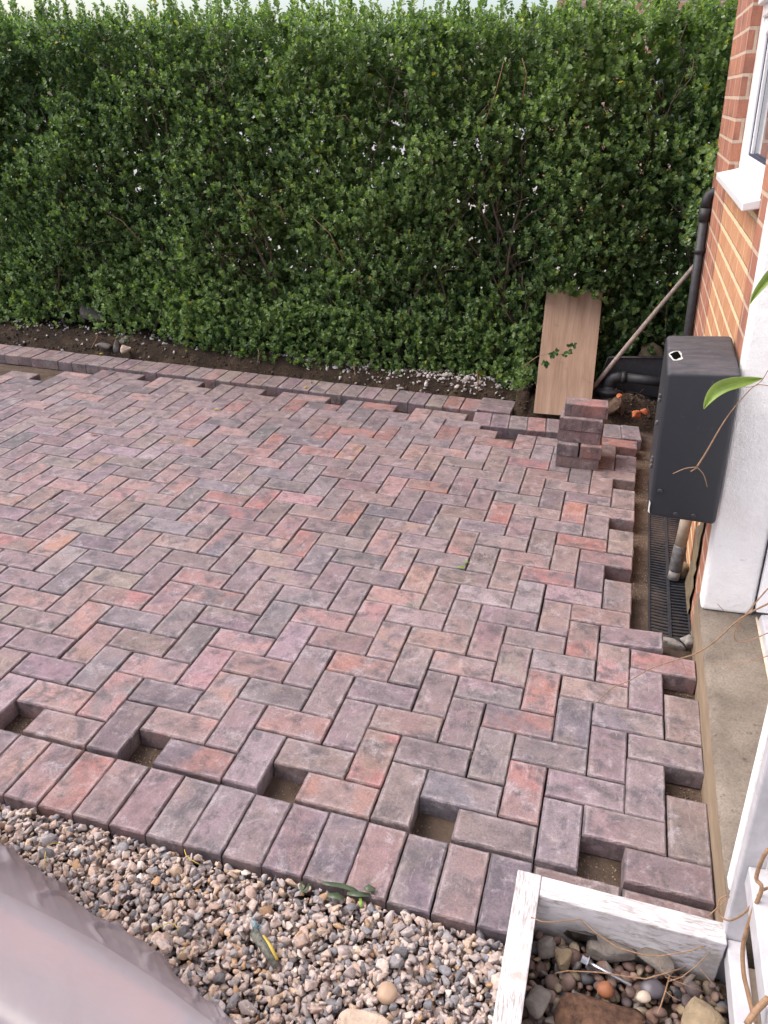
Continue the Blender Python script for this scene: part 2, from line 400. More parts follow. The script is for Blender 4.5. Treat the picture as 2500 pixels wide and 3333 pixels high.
def soil_z(X, Y):
    edge = np.where(X < .115, 3.14, 2.965 + .09 * (X - .1))
    t = np.clip((Y - edge) / .16, 0, 1); t = t * t * (3 - 2 * t)
    top = np.where(X < .2, .075, .03) + .02 * fbm(X, Y, 5, 4, 9.0) + .012 * fbm(X, Y, 8, 3, 40.0)
    lump = .06 * np.exp(-((X - .78) ** 2 / .018 + (Y - 3.18) ** 2 / .012))
    return -.085 + t * (top + .085) + t * lump
link('soil', grid_mesh('soil', -5.0, 1.02, 2.88, 4.7, 420, 130, soil_z), M['soil'])
tag(bpy.data.objects['soil'], kind='structure')

# ------------------------------------------------------------------ pavers
TONES = {  # name: (main tone, second tone, words)
    'mauve': ((.225, .165, .175), (.175, .135, .15), 'mauve grey'), 'buff': ((.27, .205, .18), (.215, .165, .16), 'buff grey'),
    'charcoal': ((.085, .083, .10), (.15, .125, .135), 'charcoal'), 'blue': ((.165, .152, .172), (.215, .18, .19), 'blue grey'),
    'red': ((.35, .135, .105), (.24, .145, .135), 'brick red'), 'salmon': ((.36, .215, .19), (.25, .185, .185), 'salmon pink'),
    'orange': ((.46, .235, .155), (.34, .21, .18), 'orange'), 'pale': ((.31, .25, .275), (.285, .23, .245), 'pale lilac'),
    'pink': ((.42, .25, .26), (.40, .24, .25), 'clean pink'), 'brown': ((.185, .125, .115), (.24, .16, .145), 'brown'),
    'purple': ((.168, .122, .124), (.205, .135, .13), 'plum purple'), 'twotone': ((.33, .14, .12), (.095, .09, .11), 'red and charcoal two-tone'),
    'bluesalmon': ((.14, .14, .17), (.36, .20, .165), 'blue grey and salmon two-tone')}
SEEN = [  # tones read off the photograph: (pixel x, pixel y, tone)
 (1353,2065,'salmon'),(1180,2080,'brown'),(1340,2160,'buff'),(1500,2160,'salmon'),(1570,2080,'brown'),(1183,2163,'red'),(1245,2250,'mauve'),(1415,2250,'mauve'),
 (1324,2354,'brown'),(1505,2347,'purple'),(1588,2250,'mauve'),(1208,2463,'red'),(1407,2452,'charcoal'),(1600,2445,'blue'),(1679,2524,'red'),(1172,2571,'red'),
 (1313,2535,'mauve'),(1516,2553,'blue'),(1136,2354,'mauve'),(1895,2090,'red'),(1761,2246,'red'),(1826,2155,'blue'),(1935,2246,'buff'),(1866,2343,'charcoal'),
 (2152,2163,'red'),(2050,2080,'mauve'),(2043,2343,'blue'),(2224,2343,'buff'),(1871,1670,'red'),(1889,1764,'red'),(1817,1883,'twotone'),(1918,1872,'charcoal'),
 (1734,1590,'brown'),(1680,1627,'blue'),(1799,1623,'charcoal'),(1640,1590,'blue'),(1817,1717,'blue'),(854,2252,'charcoal'),(731,2255,'salmon'),(637,2201,'salmon'),
 (572,2263,'charcoal'),(836,2158,'brown'),(1006,2165,'blue'),(825,2454,'pale'),(1042,2570,'red'),(634,2465,'twotone'),(1006,2461,'purple'),(970,2353,'salmon'),
 (771,2353,'mauve'),(608,2350,'salmon'),(362,2259,'bluesalmon'),(390,2364,'charcoal'),(206,2360,'salmon'),(499,2165,'salmon'),(155,2165,'mauve'),(30,2260,'pale'),
 (169,1213,'charcoal'),(75,1237,'charcoal'),(169,1237,'charcoal'),(81,1216,'buff'),(181,1261,'buff'),(196,1283,'pale'),(368,1261,'blue'),(280,1261,'salmon'),
 (69,1430,'charcoal'),(241,1373,'salmon'),(356,1400,'pale'),(262,1427,'pale'),(437,1373,'blue'),(452,1409,'salmon'),(331,1539,'blue'),(353,1581,'salmon'),
 (437,1578,'salmon'),(39,1620,'orange'),(232,1578,'salmon'),(392,1620,'salmon'),(211,1823,'pale'),(217,1880,'charcoal'),(181,1769,'orange'),(111,1940,'salmon'),
 (452,1754,'salmon'),(362,2052,'salmon'),(340,1817,'blue'),(356,1645,'salmon'),(268,1666,'mauve'),(871,1418,'charcoal'),(904,1439,'red'),(892,1545,'blue'),
 (865,1508,'salmon'),(780,1542,'salmon'),(669,1650,'salmon'),(771,1623,'twotone'),(871,1626,'red'),(898,1671,'brown'),(961,1623,'pink'),(862,1759,'salmon'),
 (720,1771,'bluesalmon'),(627,1620,'charcoal'),(711,1581,'blue'),(590,1581,'salmon'),(575,1542,'salmon'),(717,1472,'blue'),(1268,1670,'charcoal'),(1387,1677,'charcoal'),
 (1282,1587,'pink'),(1398,1587,'red'),(1054,1587,'blue'),(1203,1717,'charcoal'),(1289,1518,'buff'),(1344,1547,'blue'),(1506,1775,'red'),(1199,2006,'salmon'),
 (1289,2042,'salmon'),(1224,1883,'charcoal'),(1174,1818,'charcoal'),(1300,1724,'salmon'),(1480,1720,'buff'),(1735,2690,'purple'),(1970,2680,'purple'),(2170,2790,'purple'),
 (2250,2680,'purple'),(1560,2680,'purple'),(1825,2560,'mauve'),(2010,2600,'mauve'),(2110,2440,'mauve'),(2150,2550,'mauve'),(1370,1290+60,'salmon'),(1330,1370,'blue'),
 (1245,1385,'red'),(1450,1420,'red'),(1280,1430,'blue'),(1370,1425,'blue'),(1030,1480,'red'),(1190,1450,'orange'),(960,1340,'red'),(1210,1320,'red'),(1090,1410,'red')]
seen = []
for u, v, tn in SEEN:
    p = onz(u, v) / U; seen.append((p[0], p[1], tn))

def paver_mesh(seed, L=.1992, W=.0992, H=.06, nib=False):
    r = np.random.default_rng(seed); nl, nw = 14, 7
    def ring(inset, z, jit):
        l, w = L / 2 - inset, W / 2 - inset; pts = []
        for i in range(nl): pts.append((-l + 2 * l * i / nl, -w))
        for i in range(nw): pts.append((l, -w + 2 * w * i / nw))
        for i in range(nl): pts.append((l - 2 * l * i / nl, w))
        for i in range(nw): pts.append((-l, w - 2 * w * i / nw))
        a = np.array(pts); a += r.normal(0, jit, a.shape)
        # clipped corners
        return np.c_[a, np.full(len(a), z) + r.normal(0, jit * .5, len(a))]
    rings = [ring(.0003, -H, .0002), ring(0, -.0044, .0004), ring(.0013, -.0018, .0005), ring(.0040, 0.0, .0007)]
    n = 2 * (nl + nw); v = np.concatenate(rings); fs = []
    for k in range(3):
        for j in range(n): fs.append((k * n + j, k * n + (j + 1) % n, (k + 1) * n + (j + 1) % n, (k + 1) * n + j))
    fs.append(tuple(range(3 * n, 4 * n))); fs.append(tuple(range(n - 1, -1, -1)))
    m = MB(); m.add(v.tolist(), fs)
    if nib:
        for x in (-.078, 0.004, .085):
            for s in (-1, 1): m.box(x - .003, x + .003, s * W / 2 - .0016, s * W / 2 + .0016, -.057, -.008)
        for s in (-1, 1): m.box(s * L / 2 - .0016, s * L / 2 + .0016, -.025, -.019, -.057, -.008)
    return m.mesh('block_paver')
PM = [paver_mesh(100 + i) for i in range(8)]
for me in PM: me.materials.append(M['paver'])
PN = [paver_mesh(200 + i, nib=True) for i in range(3)]
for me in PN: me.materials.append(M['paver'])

def jig(c, a=.10): return tuple(max(.02, x * (1 + rnd.uniform(-a, a))) for x in c)
for tn in TONES:
    a, b, w = TONES[tn]; q = np.array((.225, .183, .188))
    tint = np.array((1.02, .985, 1.0)); TONES[tn] = (tuple(tint * (.56 * np.array(a) + .44 * q)), tuple(tint * (.5 * np.array(b) + .5 * q)), w)
def set_tone(o, tn):
    a, b, w = TONES[tn]; k = rnd.uniform(.92, 1.08)
    o['tone_a'] = tuple(k * x for x in jig(a, .06)); o['tone_b'] = tuple(k * x for x in jig(b, .06))
def rand_tone(j):
    return rnd.choices(['mauve', 'buff', 'charcoal', 'blue', 'red', 'salmon', 'pale', 'brown', 'purple', 'twotone'],
                       [30, 14, 5, 10, 4, 12 if j > 6 else 5, 6, 8, 6, 3])[0]

def keep(i, j, w, h):
    top, right = j + h, i + w
    if j < 0: return False
    if i >= -0.6:
        if top > (27 if i >= 5 else 26): return False
    elif top > 28.45: return False
    if i < -26 and top > 26.5: return False
    if i < -29 and top > 25.5: return False
    if top > 10.5 and right > 8: return False
    if top > 9.5 and right > 9: return False
    if right > 10: return False
    return True
def project(x, y, z=0):
    q = CAM_R @ (np.array((x, y, z)) - CAM_C)
    return (q[0] / q[2] * F_PX + 1250, q[1] / q[2] * F_PX + 1666.5, q[2])

field = []
for j in range(-1, 29):
    for i in range(-46, 11):
        k = (i + j) % 4
        if k == 0: w, h = 2, 1
        elif k == 2: w, h = 1, 2
        else: continue
        if keep(i, j, w, h): field.append((i, j, w, h))
inview, outside = [], []
for (i, j, w, h) in field:
    cx, cy = (i + w / 2) * U, (j + h / 2) * U
    pts = [project((i + a * w) * U, (j + b * h) * U) for a in (0, 1) for b in (0, 1)]
    us = [p[0] for p in pts]; vs = [p[1] for p in pts]
    area = (max(us) - min(us)) * (max(vs) - min(vs))
    if max(us) > 0 and min(us) < 2500 and max(vs) > 0 and min(vs) < 3333: inview.append((area, i, j, w, h))
    elif i > -44 and max(us) > -900: outside.append((i, j, w, h))
inview.sort(reverse=True)
single, rest = inview[:300], [t[1:] for t in inview[300:]] + outside
print('pavers in view', len(inview), 'far/outside', len(rest))
def tone_at(i, j, w, h):
    for (x, y, tn) in seen:
        if i <= x < i + w and j <= y < j + h: return tn
    return rand_tone(j)
GROUP = 'herringbone block pavers'
SPECIAL = {}
def mark(u, v, text):
    p = onz(u, v) / U; SPECIAL[(p[0], p[1])] = text
mark(1006, 2461, 'block paver with a smear of yellow chalk, beside a square gap')
mark(2152, 2163, 'brick red block paver sticking out towards the concrete step under the bare cane')
mark(2050, 2080, 'mauve and red block paver with its right end tilted up beside the drain grate')
mark(2170, 2790, 'plum purple block paver in the corner between white planter and concrete step')
mark(961, 1623, 'clean pink block paver lying across, pinkest of the patio')
mark(1340, 2160, 'buff block paver with two white lime blots on it')
mark(1500, 2160, 'salmon block paver with one white lime blot at its left end')
mark(825, 2454, 'pale lilac block paver left of the square gap in mid border')
mark(634, 2465, 'block paver charcoal at one end and red at the other, touching the border')
mark(262, 1427, 'pale lilac block paver with a rust brown dead leaf on it')
mark(1289, 1518, 'sandy buff block paver with a moss tuft at its corner')
mark(1560, 1850, 'dusty block paver with a fresh green leaf beside its left end')
mark(2224, 2343, 'buff paver speckled with soil crumbs against the concrete step')
nedge = 0
for area, i, j, w, h in sorted(single, key=lambda t: (t[2], t[1])):
    tn = tone_at(i, j, w, h); o = link('block_paver', PM[rnd.randrange(8)])
    cx, cy = (i + w / 2) * U, (j + h / 2) * U
    o.location = (cx + rnd.gauss(0, .0007), cy + rnd.gauss(0, .0007), rnd.gauss(0, .0011))
    rz = (0 if w == 2 else math.pi / 2) + rnd.choice((0, math.pi)) + rnd.gauss(0, .003)
    o.rotation_euler = (rnd.gauss(0, .006), rnd.gauss(0, .004), rz)
    if (i, j) == (7, 9): o.location.z = .008; o.rotation_euler = (0, -.075, 0)
    set_tone(o, tn); words = TONES[tn][2]
    lab = None
    for (x, y), tx in SPECIAL.items():
        if i <= x < i + w and j <= y < j + h: lab = tx
    way = 'laid across' if w == 2 else 'laid lengthwise'
    if lab is None and j == 0:
        lab = f'{words} paver {way} touching the gravel-side border, {6 - i} blocks left of planter' if i < 6 else f'{words} paver {way} touching the white planter, ' + ('nearest the step' if i >= 8 else 'left of the gap')
    elif lab is None and i + w >= 8 and j > 0:
        nedge += 1
        lab = f'{words} paver {way} at house-side edge, {j} courses from gravel border'
    if lab is None:
        zone = 'near the gravel border' if j < 6 else 'in mid patio' if j < 14 else 'on the far half below the hedge'
        if i > 2: zone = 'near the concrete step' if j < 10 else 'near the drain and black box'
        lab = f'{words} paver {way}, {zone}'
    tag(o, lab, 'paver', GROUP)

def merged_pavers(name, items, label, z=0):
    vs, fs, ca, cb = [], [], [], []; base = [np.array([v.co for v in me.vertices]) for me in PM]
    faces = [[tuple(p.vertices) for p in me.polygons] for me in PM]; off = 0
    for (i, j, w, h) in items:
        k = rnd.randrange(8); b = base[k]; a = 0 if w == 2 else math.pi / 2
        c, s = math.cos(a + rnd.gauss(0, .003)), math.sin(a)
        x = b[:, 0] * c - b[:, 1] * s + (i + w / 2) * U + rnd.gauss(0, .0007); y = b[:, 0] * s + b[:, 1] * c + (j + h / 2) * U + rnd.gauss(0, .0007)
        vs.append(np.c_[x, y, b[:, 2] + rnd.gauss(0, .0012)]); fs += [tuple(q + off for q in f) for f in faces[k]]; off += len(b)
        A, B, _ = TONES[tone_at(i, j, w, h)]; kk = rnd.uniform(.88, 1.12)
        ca += [tuple(kk * q for q in A) + (1,)] * len(b); cb += [tuple(kk * q for q in B) + (1,)] * len(b)
    me = bpy.data.meshes.new(name); me.from_pydata(np.concatenate(vs).tolist(), [], fs)
    for nm, cc in (('tone_a', ca), ('tone_b', cb)):
        a = me.attributes.new(nm, 'FLOAT_COLOR', 'POINT'); a.data.foreach_set('color', np.array(cc, np.float32).ravel())
    o = link(name, me, M['paver_far']); tag(o, label, 'paving', kind='stuff'); return o
merged_pavers('far_paving', rest, 'farthest herringbone block paving at the left below the hedge, too many blocks to count')

def border(name, x, y, rz, z, tn, label, group):
    o = link(name, PM[rnd.randrange(8)])
    o.location = (x + rnd.gauss(0, .0006), y + rnd.gauss(0, .0006), z + rnd.gauss(0, .001)); o.rotation_euler = (rnd.gauss(0, .004), rnd.gauss(0, .003), rz + rnd.gauss(0, .004))
    set_tone(o, tn); tag(o, label, 'border paver', group); return o
ORD = ['first', 'second', 'third', 'fourth', 'fifth', 'sixth', 'seventh', 'eighth', 'ninth', 'tenth', 'eleventh', 'twelfth', 'thirteenth', 'fourteenth', 'fifteenth', 'sixteenth',
       'seventeenth', 'eighteenth', 'nineteenth', 'twentieth', 'twenty-first', 'twenty-second', 'twenty-third', 'twenty-fourth', 'twenty-fifth', 'twenty-sixth', 'twenty-seventh',
       'twenty-eighth', 'twenty-ninth', 'thirtieth', 'thirty-first', 'thirty-second', 'thirty-third', 'thirty-fourth', 'thirty-fifth', 'thirty-sixth', 'thirty-seventh']
NT_ = {5: 'charcoal', 4: 'purple', 3: 'charcoal', 2: 'purple', 1: 'charcoal', 0: 'mauve', -1: 'mauve', -2: 'blue', -3: 'mauve', -4: 'mauve', -5: 'purple', -6: 'red', -7: 'salmon', -8: 'salmon', -9: 'mauve', -10: 'purple'}
for k in range(5, -14, -1):
    tn = NT_.get(k, 'mauve')
    border('border_paver', (k + .5) * U, -1.02 * U, math.pi / 2, -.008, tn,
           f'{TONES[tn][2]} border block against the gravel, {ORD[5 - k]} from the white planter', 'border pavers along the gravel')
border('border_paver', 7.0 * U, -.5 * U, 0, -.018, 'purple', 'sandy sunken border block lying along the white planter, left of the two', 'sunken pavers along the planter')
border('border_paver', 9.0 * U, -.5 * U, 0, -.020, 'brown', 'sandy sunken border block lying along the white planter, next to the step', 'sunken pavers along the planter')
for k in range(34):
    i = -1.63 - k; tn = rnd.choice(['mauve', 'buff', 'buff', 'brown', 'brown', 'salmon'])
    if k < 2: tn = 'red'
    elif k < 12: tn = rnd.choice(['mauve', 'buff', 'buff'])
    border('border_paver', (i + .5) * U, (29.58 + .003 * i) * U, math.pi / 2 + .005, 0, tn,
           f'{TONES[tn][2]} border block below the hedge, {ORD[k]} from the corner by plywood', 'border pavers below the hedge')
border('border_paver', .25 * U, 30.42 * U, -.02, .002, 'purple', 'plum border block lying crosswise at the border corner, the one touching the soil', 'corner pavers')
border('border_paver', .22 * U, 29.38 * U, -.03, 0, 'mauve', 'mauve border block lying crosswise at the border corner, the nearer of two', 'corner pavers')
a2 = math.atan2(.72, 8.8)
for k in range(9):
    s = (k + .5) * .978; x = -.55 + s * math.cos(a2) - 1.03 * math.sin(a2); y = 26.53 + s * math.sin(a2) + 1.03 * math.cos(a2)
    tn = ['mauve', 'mauve', 'blue', 'red', 'mauve', 'mauve', 'blue', 'blue', 'blue'][k]
    border('border_paver', x * U, y * U, math.pi / 2 + a2, -.002, tn,
           f'{TONES[tn][2]} border block in the row behind the stack, {ORD[k]} from its left', 'border pavers behind the paver stack')

# the little stack of spare pavers
def spare(x, y, z, rz, tn, label, ry=0):
    o = link('spare_paver', PN[rnd.randrange(3)]); o.location = (x, y, z); o.rotation_euler = (0, ry, rz); set_tone(o, tn)
    tag(o, label, 'paver', 'spare pavers in the stack'); return o
SX, SY = .532, 2.352
spare(SX, SY, .0615, .05, 'brown', 'brown spare paver at the bottom of the stack, front one')
spare(SX + .004, SY + .102, .0615, .04, 'mauve', 'mauve spare paver at the bottom of the stack, hidden behind the front one')
spare(SX - .052, SY + .042, .1225, math.pi / 2 + .02, 'charcoal', 'charcoal spare paver end-on in the stack, left of the red one')
spare(SX + .053, SY + .045, .1225, math.pi / 2 + .06, 'red', 'brick red spare paver end-on in the stack, second layer')
spare(SX - .008, SY + .025, .184, .03, 'brown', 'dark brown spare paver in the middle of the stack, third layer')
spare(SX, SY + .125, .184, .03, 'mauve', 'mauve spare paver in the back of the stack, third layer')
spare(SX - .007, SY + .02, .245, .03, 'purple', 'reddish plum spare paver just under the topmost of the stack')
spare(SX, SY + .12, .245, .03, 'mauve', 'mauve spare paver in the back of the stack just under the topmost')
spare(SX + .008, SY + .05, .3065, .06, 'twotone', 'red and grey spare paver lying topmost on the stack')

# ------------------------------------------------------------------ stones
def ico(sub=1):
    bm = bmesh.new(); bmesh.ops.create_icosphere(bm, subdivisions=sub, radius=1.0)
    v = np.array([p.co[:] for p in bm.verts]); f = np.array([[q.index for q in p.verts] for p in bm.faces]); bm.free(); return v, f
ICO2, ICO3 = ico(2), ico(3)
def stone_shape(r, ang=True, base=ICO2):
    v = base[0].copy()
    if ang:
        for _ in range(8):
            n = r.normal(size=3); n /= np.linalg.norm(n); d = r.uniform(.34, .72)
            q = v @ n; k = q > d; v[k] -= np.outer(q[k] - d, n)
    v *= np.array([1, r.uniform(.62, .95), r.uniform(.42, .75)])
    if not ang: v += .06 * np.sin(v[:, [1, 2, 0]] * 2.5 + r.uniform(0, 6, 3))
    return v
def rot_mats(r, n, flat_=.5):
    a = r.uniform(0, 2 * np.pi, n); b = r.normal(0, flat_, n); c = r.normal(0, flat_, n)
    ca, sa, cb, sb, cc, s_ = np.cos(a), np.sin(a), np.cos(b), np.sin(b), np.cos(c), np.sin(c); Z = np.zeros(n); O = np.ones(n)
    Rz = np.array([[ca, -sa, Z], [sa, ca, Z], [Z, Z, O]]).transpose(2, 0, 1); Rx = np.array([[O, Z, Z], [Z, cb, -sb], [Z, sb, cb]]).transpose(2, 0, 1)
    Ry = np.array([[cc, Z, s_], [Z, O, Z], [-s_, Z, cc]]).transpose(2, 0, 1); return Rz @ Rx @ Ry
def hull_shape(r, k=13):
    """a sharp broken chip: the convex hull of a few points on a squashed ball"""
    p = r.normal(size=(k, 3)); p /= np.linalg.norm(p, axis=1)[:, None]; p *= r.uniform(.8, 1.1, (k, 1)); p *= np.array([1.05, r.uniform(.62, .95), r.uniform(.45, .78)])
    bm = bmesh.new(); vs = [bm.verts.new(q) for q in p]; res = bmesh.ops.convex_hull(bm, input=vs)
    dead = [g for g in res['geom_interior'] + res['geom_unused'] if isinstance(g, bmesh.types.BMVert)]
    bmesh.ops.delete(bm, geom=list(set(dead)), context='VERTS')
    bmesh.ops.bevel(bm, geom=bm.edges[:], offset=.022, segments=1, affect='EDGES'); bmesh.ops.triangulate(bm, faces=bm.faces[:])
    bm.verts.index_update(); v = np.array([q.co[:] for q in bm.verts]); f = np.array([[q.index for q in fc.verts] for fc in bm.faces]); bm.free(); return v, f
def scatter(name, pos, size, pal, wts, mat, seed, ang=True, base=ICO2, tilt=.6, smooth=False, nsh=14, chips=0.0):
    r = np.random.default_rng(seed); n = len(pos)
    sh = [hull_shape(r, int(r.integers(9, 16))) if r.uniform() < chips else (stone_shape(r, ang, base), base[1]) for _ in range(nsh)]
    pick = r.integers(0, nsh, n); Rm = rot_mats(r, n, tilt); pal = np.array(pal); ci = r.choice(len(pal), n, p=np.array(wts) / sum(wts))
    tone = pal[ci] * r.uniform(.8, 1.2, (n, 1)); Vs, Fs, Cs = [], [], []; off = 0
    for q, (bv, bf) in enumerate(sh):
        k = np.where(pick == q)[0]
        if not len(k): continue
        V = np.einsum('nij,kj->nki', Rm[k], bv) * size[k][:, None, None] + pos[k][:, None, :]; nv = len(bv)
        Vs.append(V.reshape(-1, 3)); Fs.append((bf[None] + (np.arange(len(k)) * nv)[:, None, None]).reshape(-1, 3) + off); Cs.append(np.repeat(tone[k], nv, 0)); off += nv * len(k)
    return link(name, np_mesh(name, np.concatenate(Vs), np.concatenate(Fs), np.concatenate(Cs), smooth), mat)

def jgrid(r, x0, x1, y0, y1, step):
    xs = np.arange(x0, x1, step); ys = np.arange(y0, y1, step); X, Y = np.meshgrid(xs, ys); X = X + (np.arange(len(ys)) % 2)[:, None] * step / 2
    p = np.c_[X.ravel(), Y.ravel()]; return p + r.uniform(-step * .5, step * .5, p.shape)
r = np.random.default_rng(21)
flat('gravel_floor', -3.2, .62, -2.2, -.215, -.062, M['sand'])
pa = jgrid(r, -1.6, .585, -1.0, -.212, .0155); pb = jgrid(r, -1.6, .585, -1.0, -.214, .0122)
pa = np.c_[pa, r.normal(-.047, .004, len(pa))]; pb = np.c_[pb, r.normal(-.030, .006, len(pb))]
pc = jgrid(r, -1.6, .58, -1.0, -.224, .0175); pc = np.c_[pc, r.normal(-.021, .005, len(pc))]
pos = np.concatenate([pa, pb, pc]); pos = pos[~((pos[:, 0] < -.75) & (pos[:, 1] < -.62))]
size = np.clip(r.lognormal(math.log(.0100), .36, len(pos)), .0055, .023)
GP = [(.42, .345, .315), (.36, .31, .30), (.275, .258, .268), (.41, .31, .24), (.47, .38, .335), (.205, .20, .215), (.39, .255, .16), (.54, .47, .425), (.38, .285, .245), (.14, .135, .145)]
g = scatter('gravel', pos, size, GP, [22, 20, 14, 12, 12, 8, 4, 5, 12, 4], M['gravel'], 31, nsh=48, chips=.95)
tag(g, 'loose angular gravel in greys and tans beside the paved border', 'gravel', kind='stuff')
# white limestone chips on the hedge bank
r = np.random.default_rng(33); cl = []
for (x, y, n, sx, sy) in [(-3.35, 3.42, 80, .25, .06), (-2.2, 3.38, 50, .2, .05), (-1.55, 3.36, 60, .22, .05), (-1.15, 3.30, 90, .2, .035), (-.75, 3.30, 60, .15, .04), (-.42, 3.27, 110, .17, .035), (-.12, 3.27, 150, .16, .035), (-2.9, 3.27, 40, .4, .05), (-1.0, 3.4, 90, 1.1, .1)]:
    cl.append(np.c_[r.normal(x, sx, n), r.normal(y, sy, n)])
p = np.concatenate(cl); p = p[(p[:, 1] > 3.17) & (p[:, 0] < .2)]
z = soil_z(p[:, 0], p[:, 1]) + .004; pos = np.c_[p, z]
w = scatter('white_chips', pos, np.clip(r.lognormal(math.log(.0115), .3, len(pos)), .005, .022), [(.55, .51, .50), (.44, .40, .38), (.33, .29, .27)], [3, 3, 2], M['white_gravel'], 35, nsh=20, chips=.8)
tag(w, 'white limestone chips strewn on the dark soil under the hedge', 'stone chips', kind='stuff')
# crumbs of soil and sand
r = np.random.default_rng(41); cr = []
for (u, v, n, s) in [(1570, 1815, 140, .022), (1620, 1850, 120, .03), (1690, 1850, 90, .03), (1680, 1800, 40, .03), (1560, 1870, 60, .03), (2240, 2390, 60, .03), (2215, 2320, 30, .03), (760, 2110, 25, .012), (1075, 2310, 40, .012), (1890, 2860, 30, .012), (2180, 2950, 60, .02), (1080, 2640, 8, .01), (1460, 2745, 40, .01), (1600, 2785, 25, .012)]:
    q = onz(u, v, .001); cr.append(np.c_[r.normal(q[0], s, n), r.normal(q[1], s, n), np.full(n, .0015 if v < 2640 else -.014)])
for _ in range(150):
    i_, j_, w_, h_ = field[int(r.integers(0, len(field)))]
    if i_ < -24: continue
    n = int(r.integers(5, 22)); t_ = r.uniform(0, 1) + r.normal(0, .10, n); q = np.c_[(i_ + (w_ * t_ if w_ == 2 else 0 * t_)) * U, (j_ + (h_ * t_ if h_ == 2 else 0 * t_)) * U]
    cr.append(np.c_[q + r.normal(0, .0022, q.shape), np.full(n, -.0005)])
gp = [(-9, 0), (-5, 0), (-1, 0), (3, 0), (7, 0), (9, 3), (9, 7), (7, 13), (7, 17), (7, 21)]
for (i_, j_) in gp:
    n = 130; cr.append(np.c_[(i_ + r.uniform(0, 1, n)) * U, (j_ + r.uniform(0, 1, n)) * U, np.full(n, -.0625)])
n = 700; cr.append(np.c_[r.uniform(.818, .878, n), r.uniform(1.1, 2.9, n), np.full(n, -.0625)])
pos = np.concatenate(cr)
c = scatter('sand_crumbs', pos, np.where(pos[:, 2] < -.05, r.uniform(.0015, .0045, len(pos)), r.uniform(.0008, .0026, len(pos))), [(.30, .22, .15), (.21, .15, .105), (.12, .085, .065)], [3, 3, 2], M['gravel'], 43, nsh=6, base=ico(1))
tag(c, 'sandy crumbs spilt over the block paving near the drain', 'crumbs', kind='stuff')
# grit and clods on the soil bank
r = np.random.default_rng(47); n = 2600
p = np.c_[r.uniform(-4.2, .95, n), 3.15 + np.abs(r.normal(0, .16, n))]; k = (p[:, 0] > .12) ; p[k, 1] -= .12
pos = np.c_[p, soil_z(p[:, 0], p[:, 1])]
c = scatter('soil_clods', pos, np.clip(r.lognormal(math.log(.007), .5, n), .003, .022), [(.045, .032, .024), (.075, .054, .04), (.12, .09, .065)], [4, 3, 1], M['gravel'], 48, nsh=8)
tag(c, 'dark crumbly clods on the soil bank under the hedge', 'soil clods', kind='stuff')

def rock(name, loc, dims, rot, mat, label, cat, seed, ang=True, cuts=12):
    r = np.random.default_rng(seed); v, f = ICO3[0].copy(), ICO3[1]
    if ang:
        v = np.sign(v) * np.abs(v) ** .4; v /= np.abs(v).max()
        for _ in range(cuts):
            n = r.normal(size=3); n /= np.linalg.norm(n); d = r.uniform(.62, 1.0); q = v @ n; k = q > d; v[k] -= np.outer(q[k] - d, n)
    v += .035 * np.sin(v[:, [1, 2, 0]] * 5 + r.uniform(0, 6, 3)) + r.normal(0, .008, v.shape)
    v *= np.array(dims) / 2
    me = np_mesh(name, v, f, smooth=False); o = link(name, me, mat, None, loc, rot); tag(o, label, cat); return o

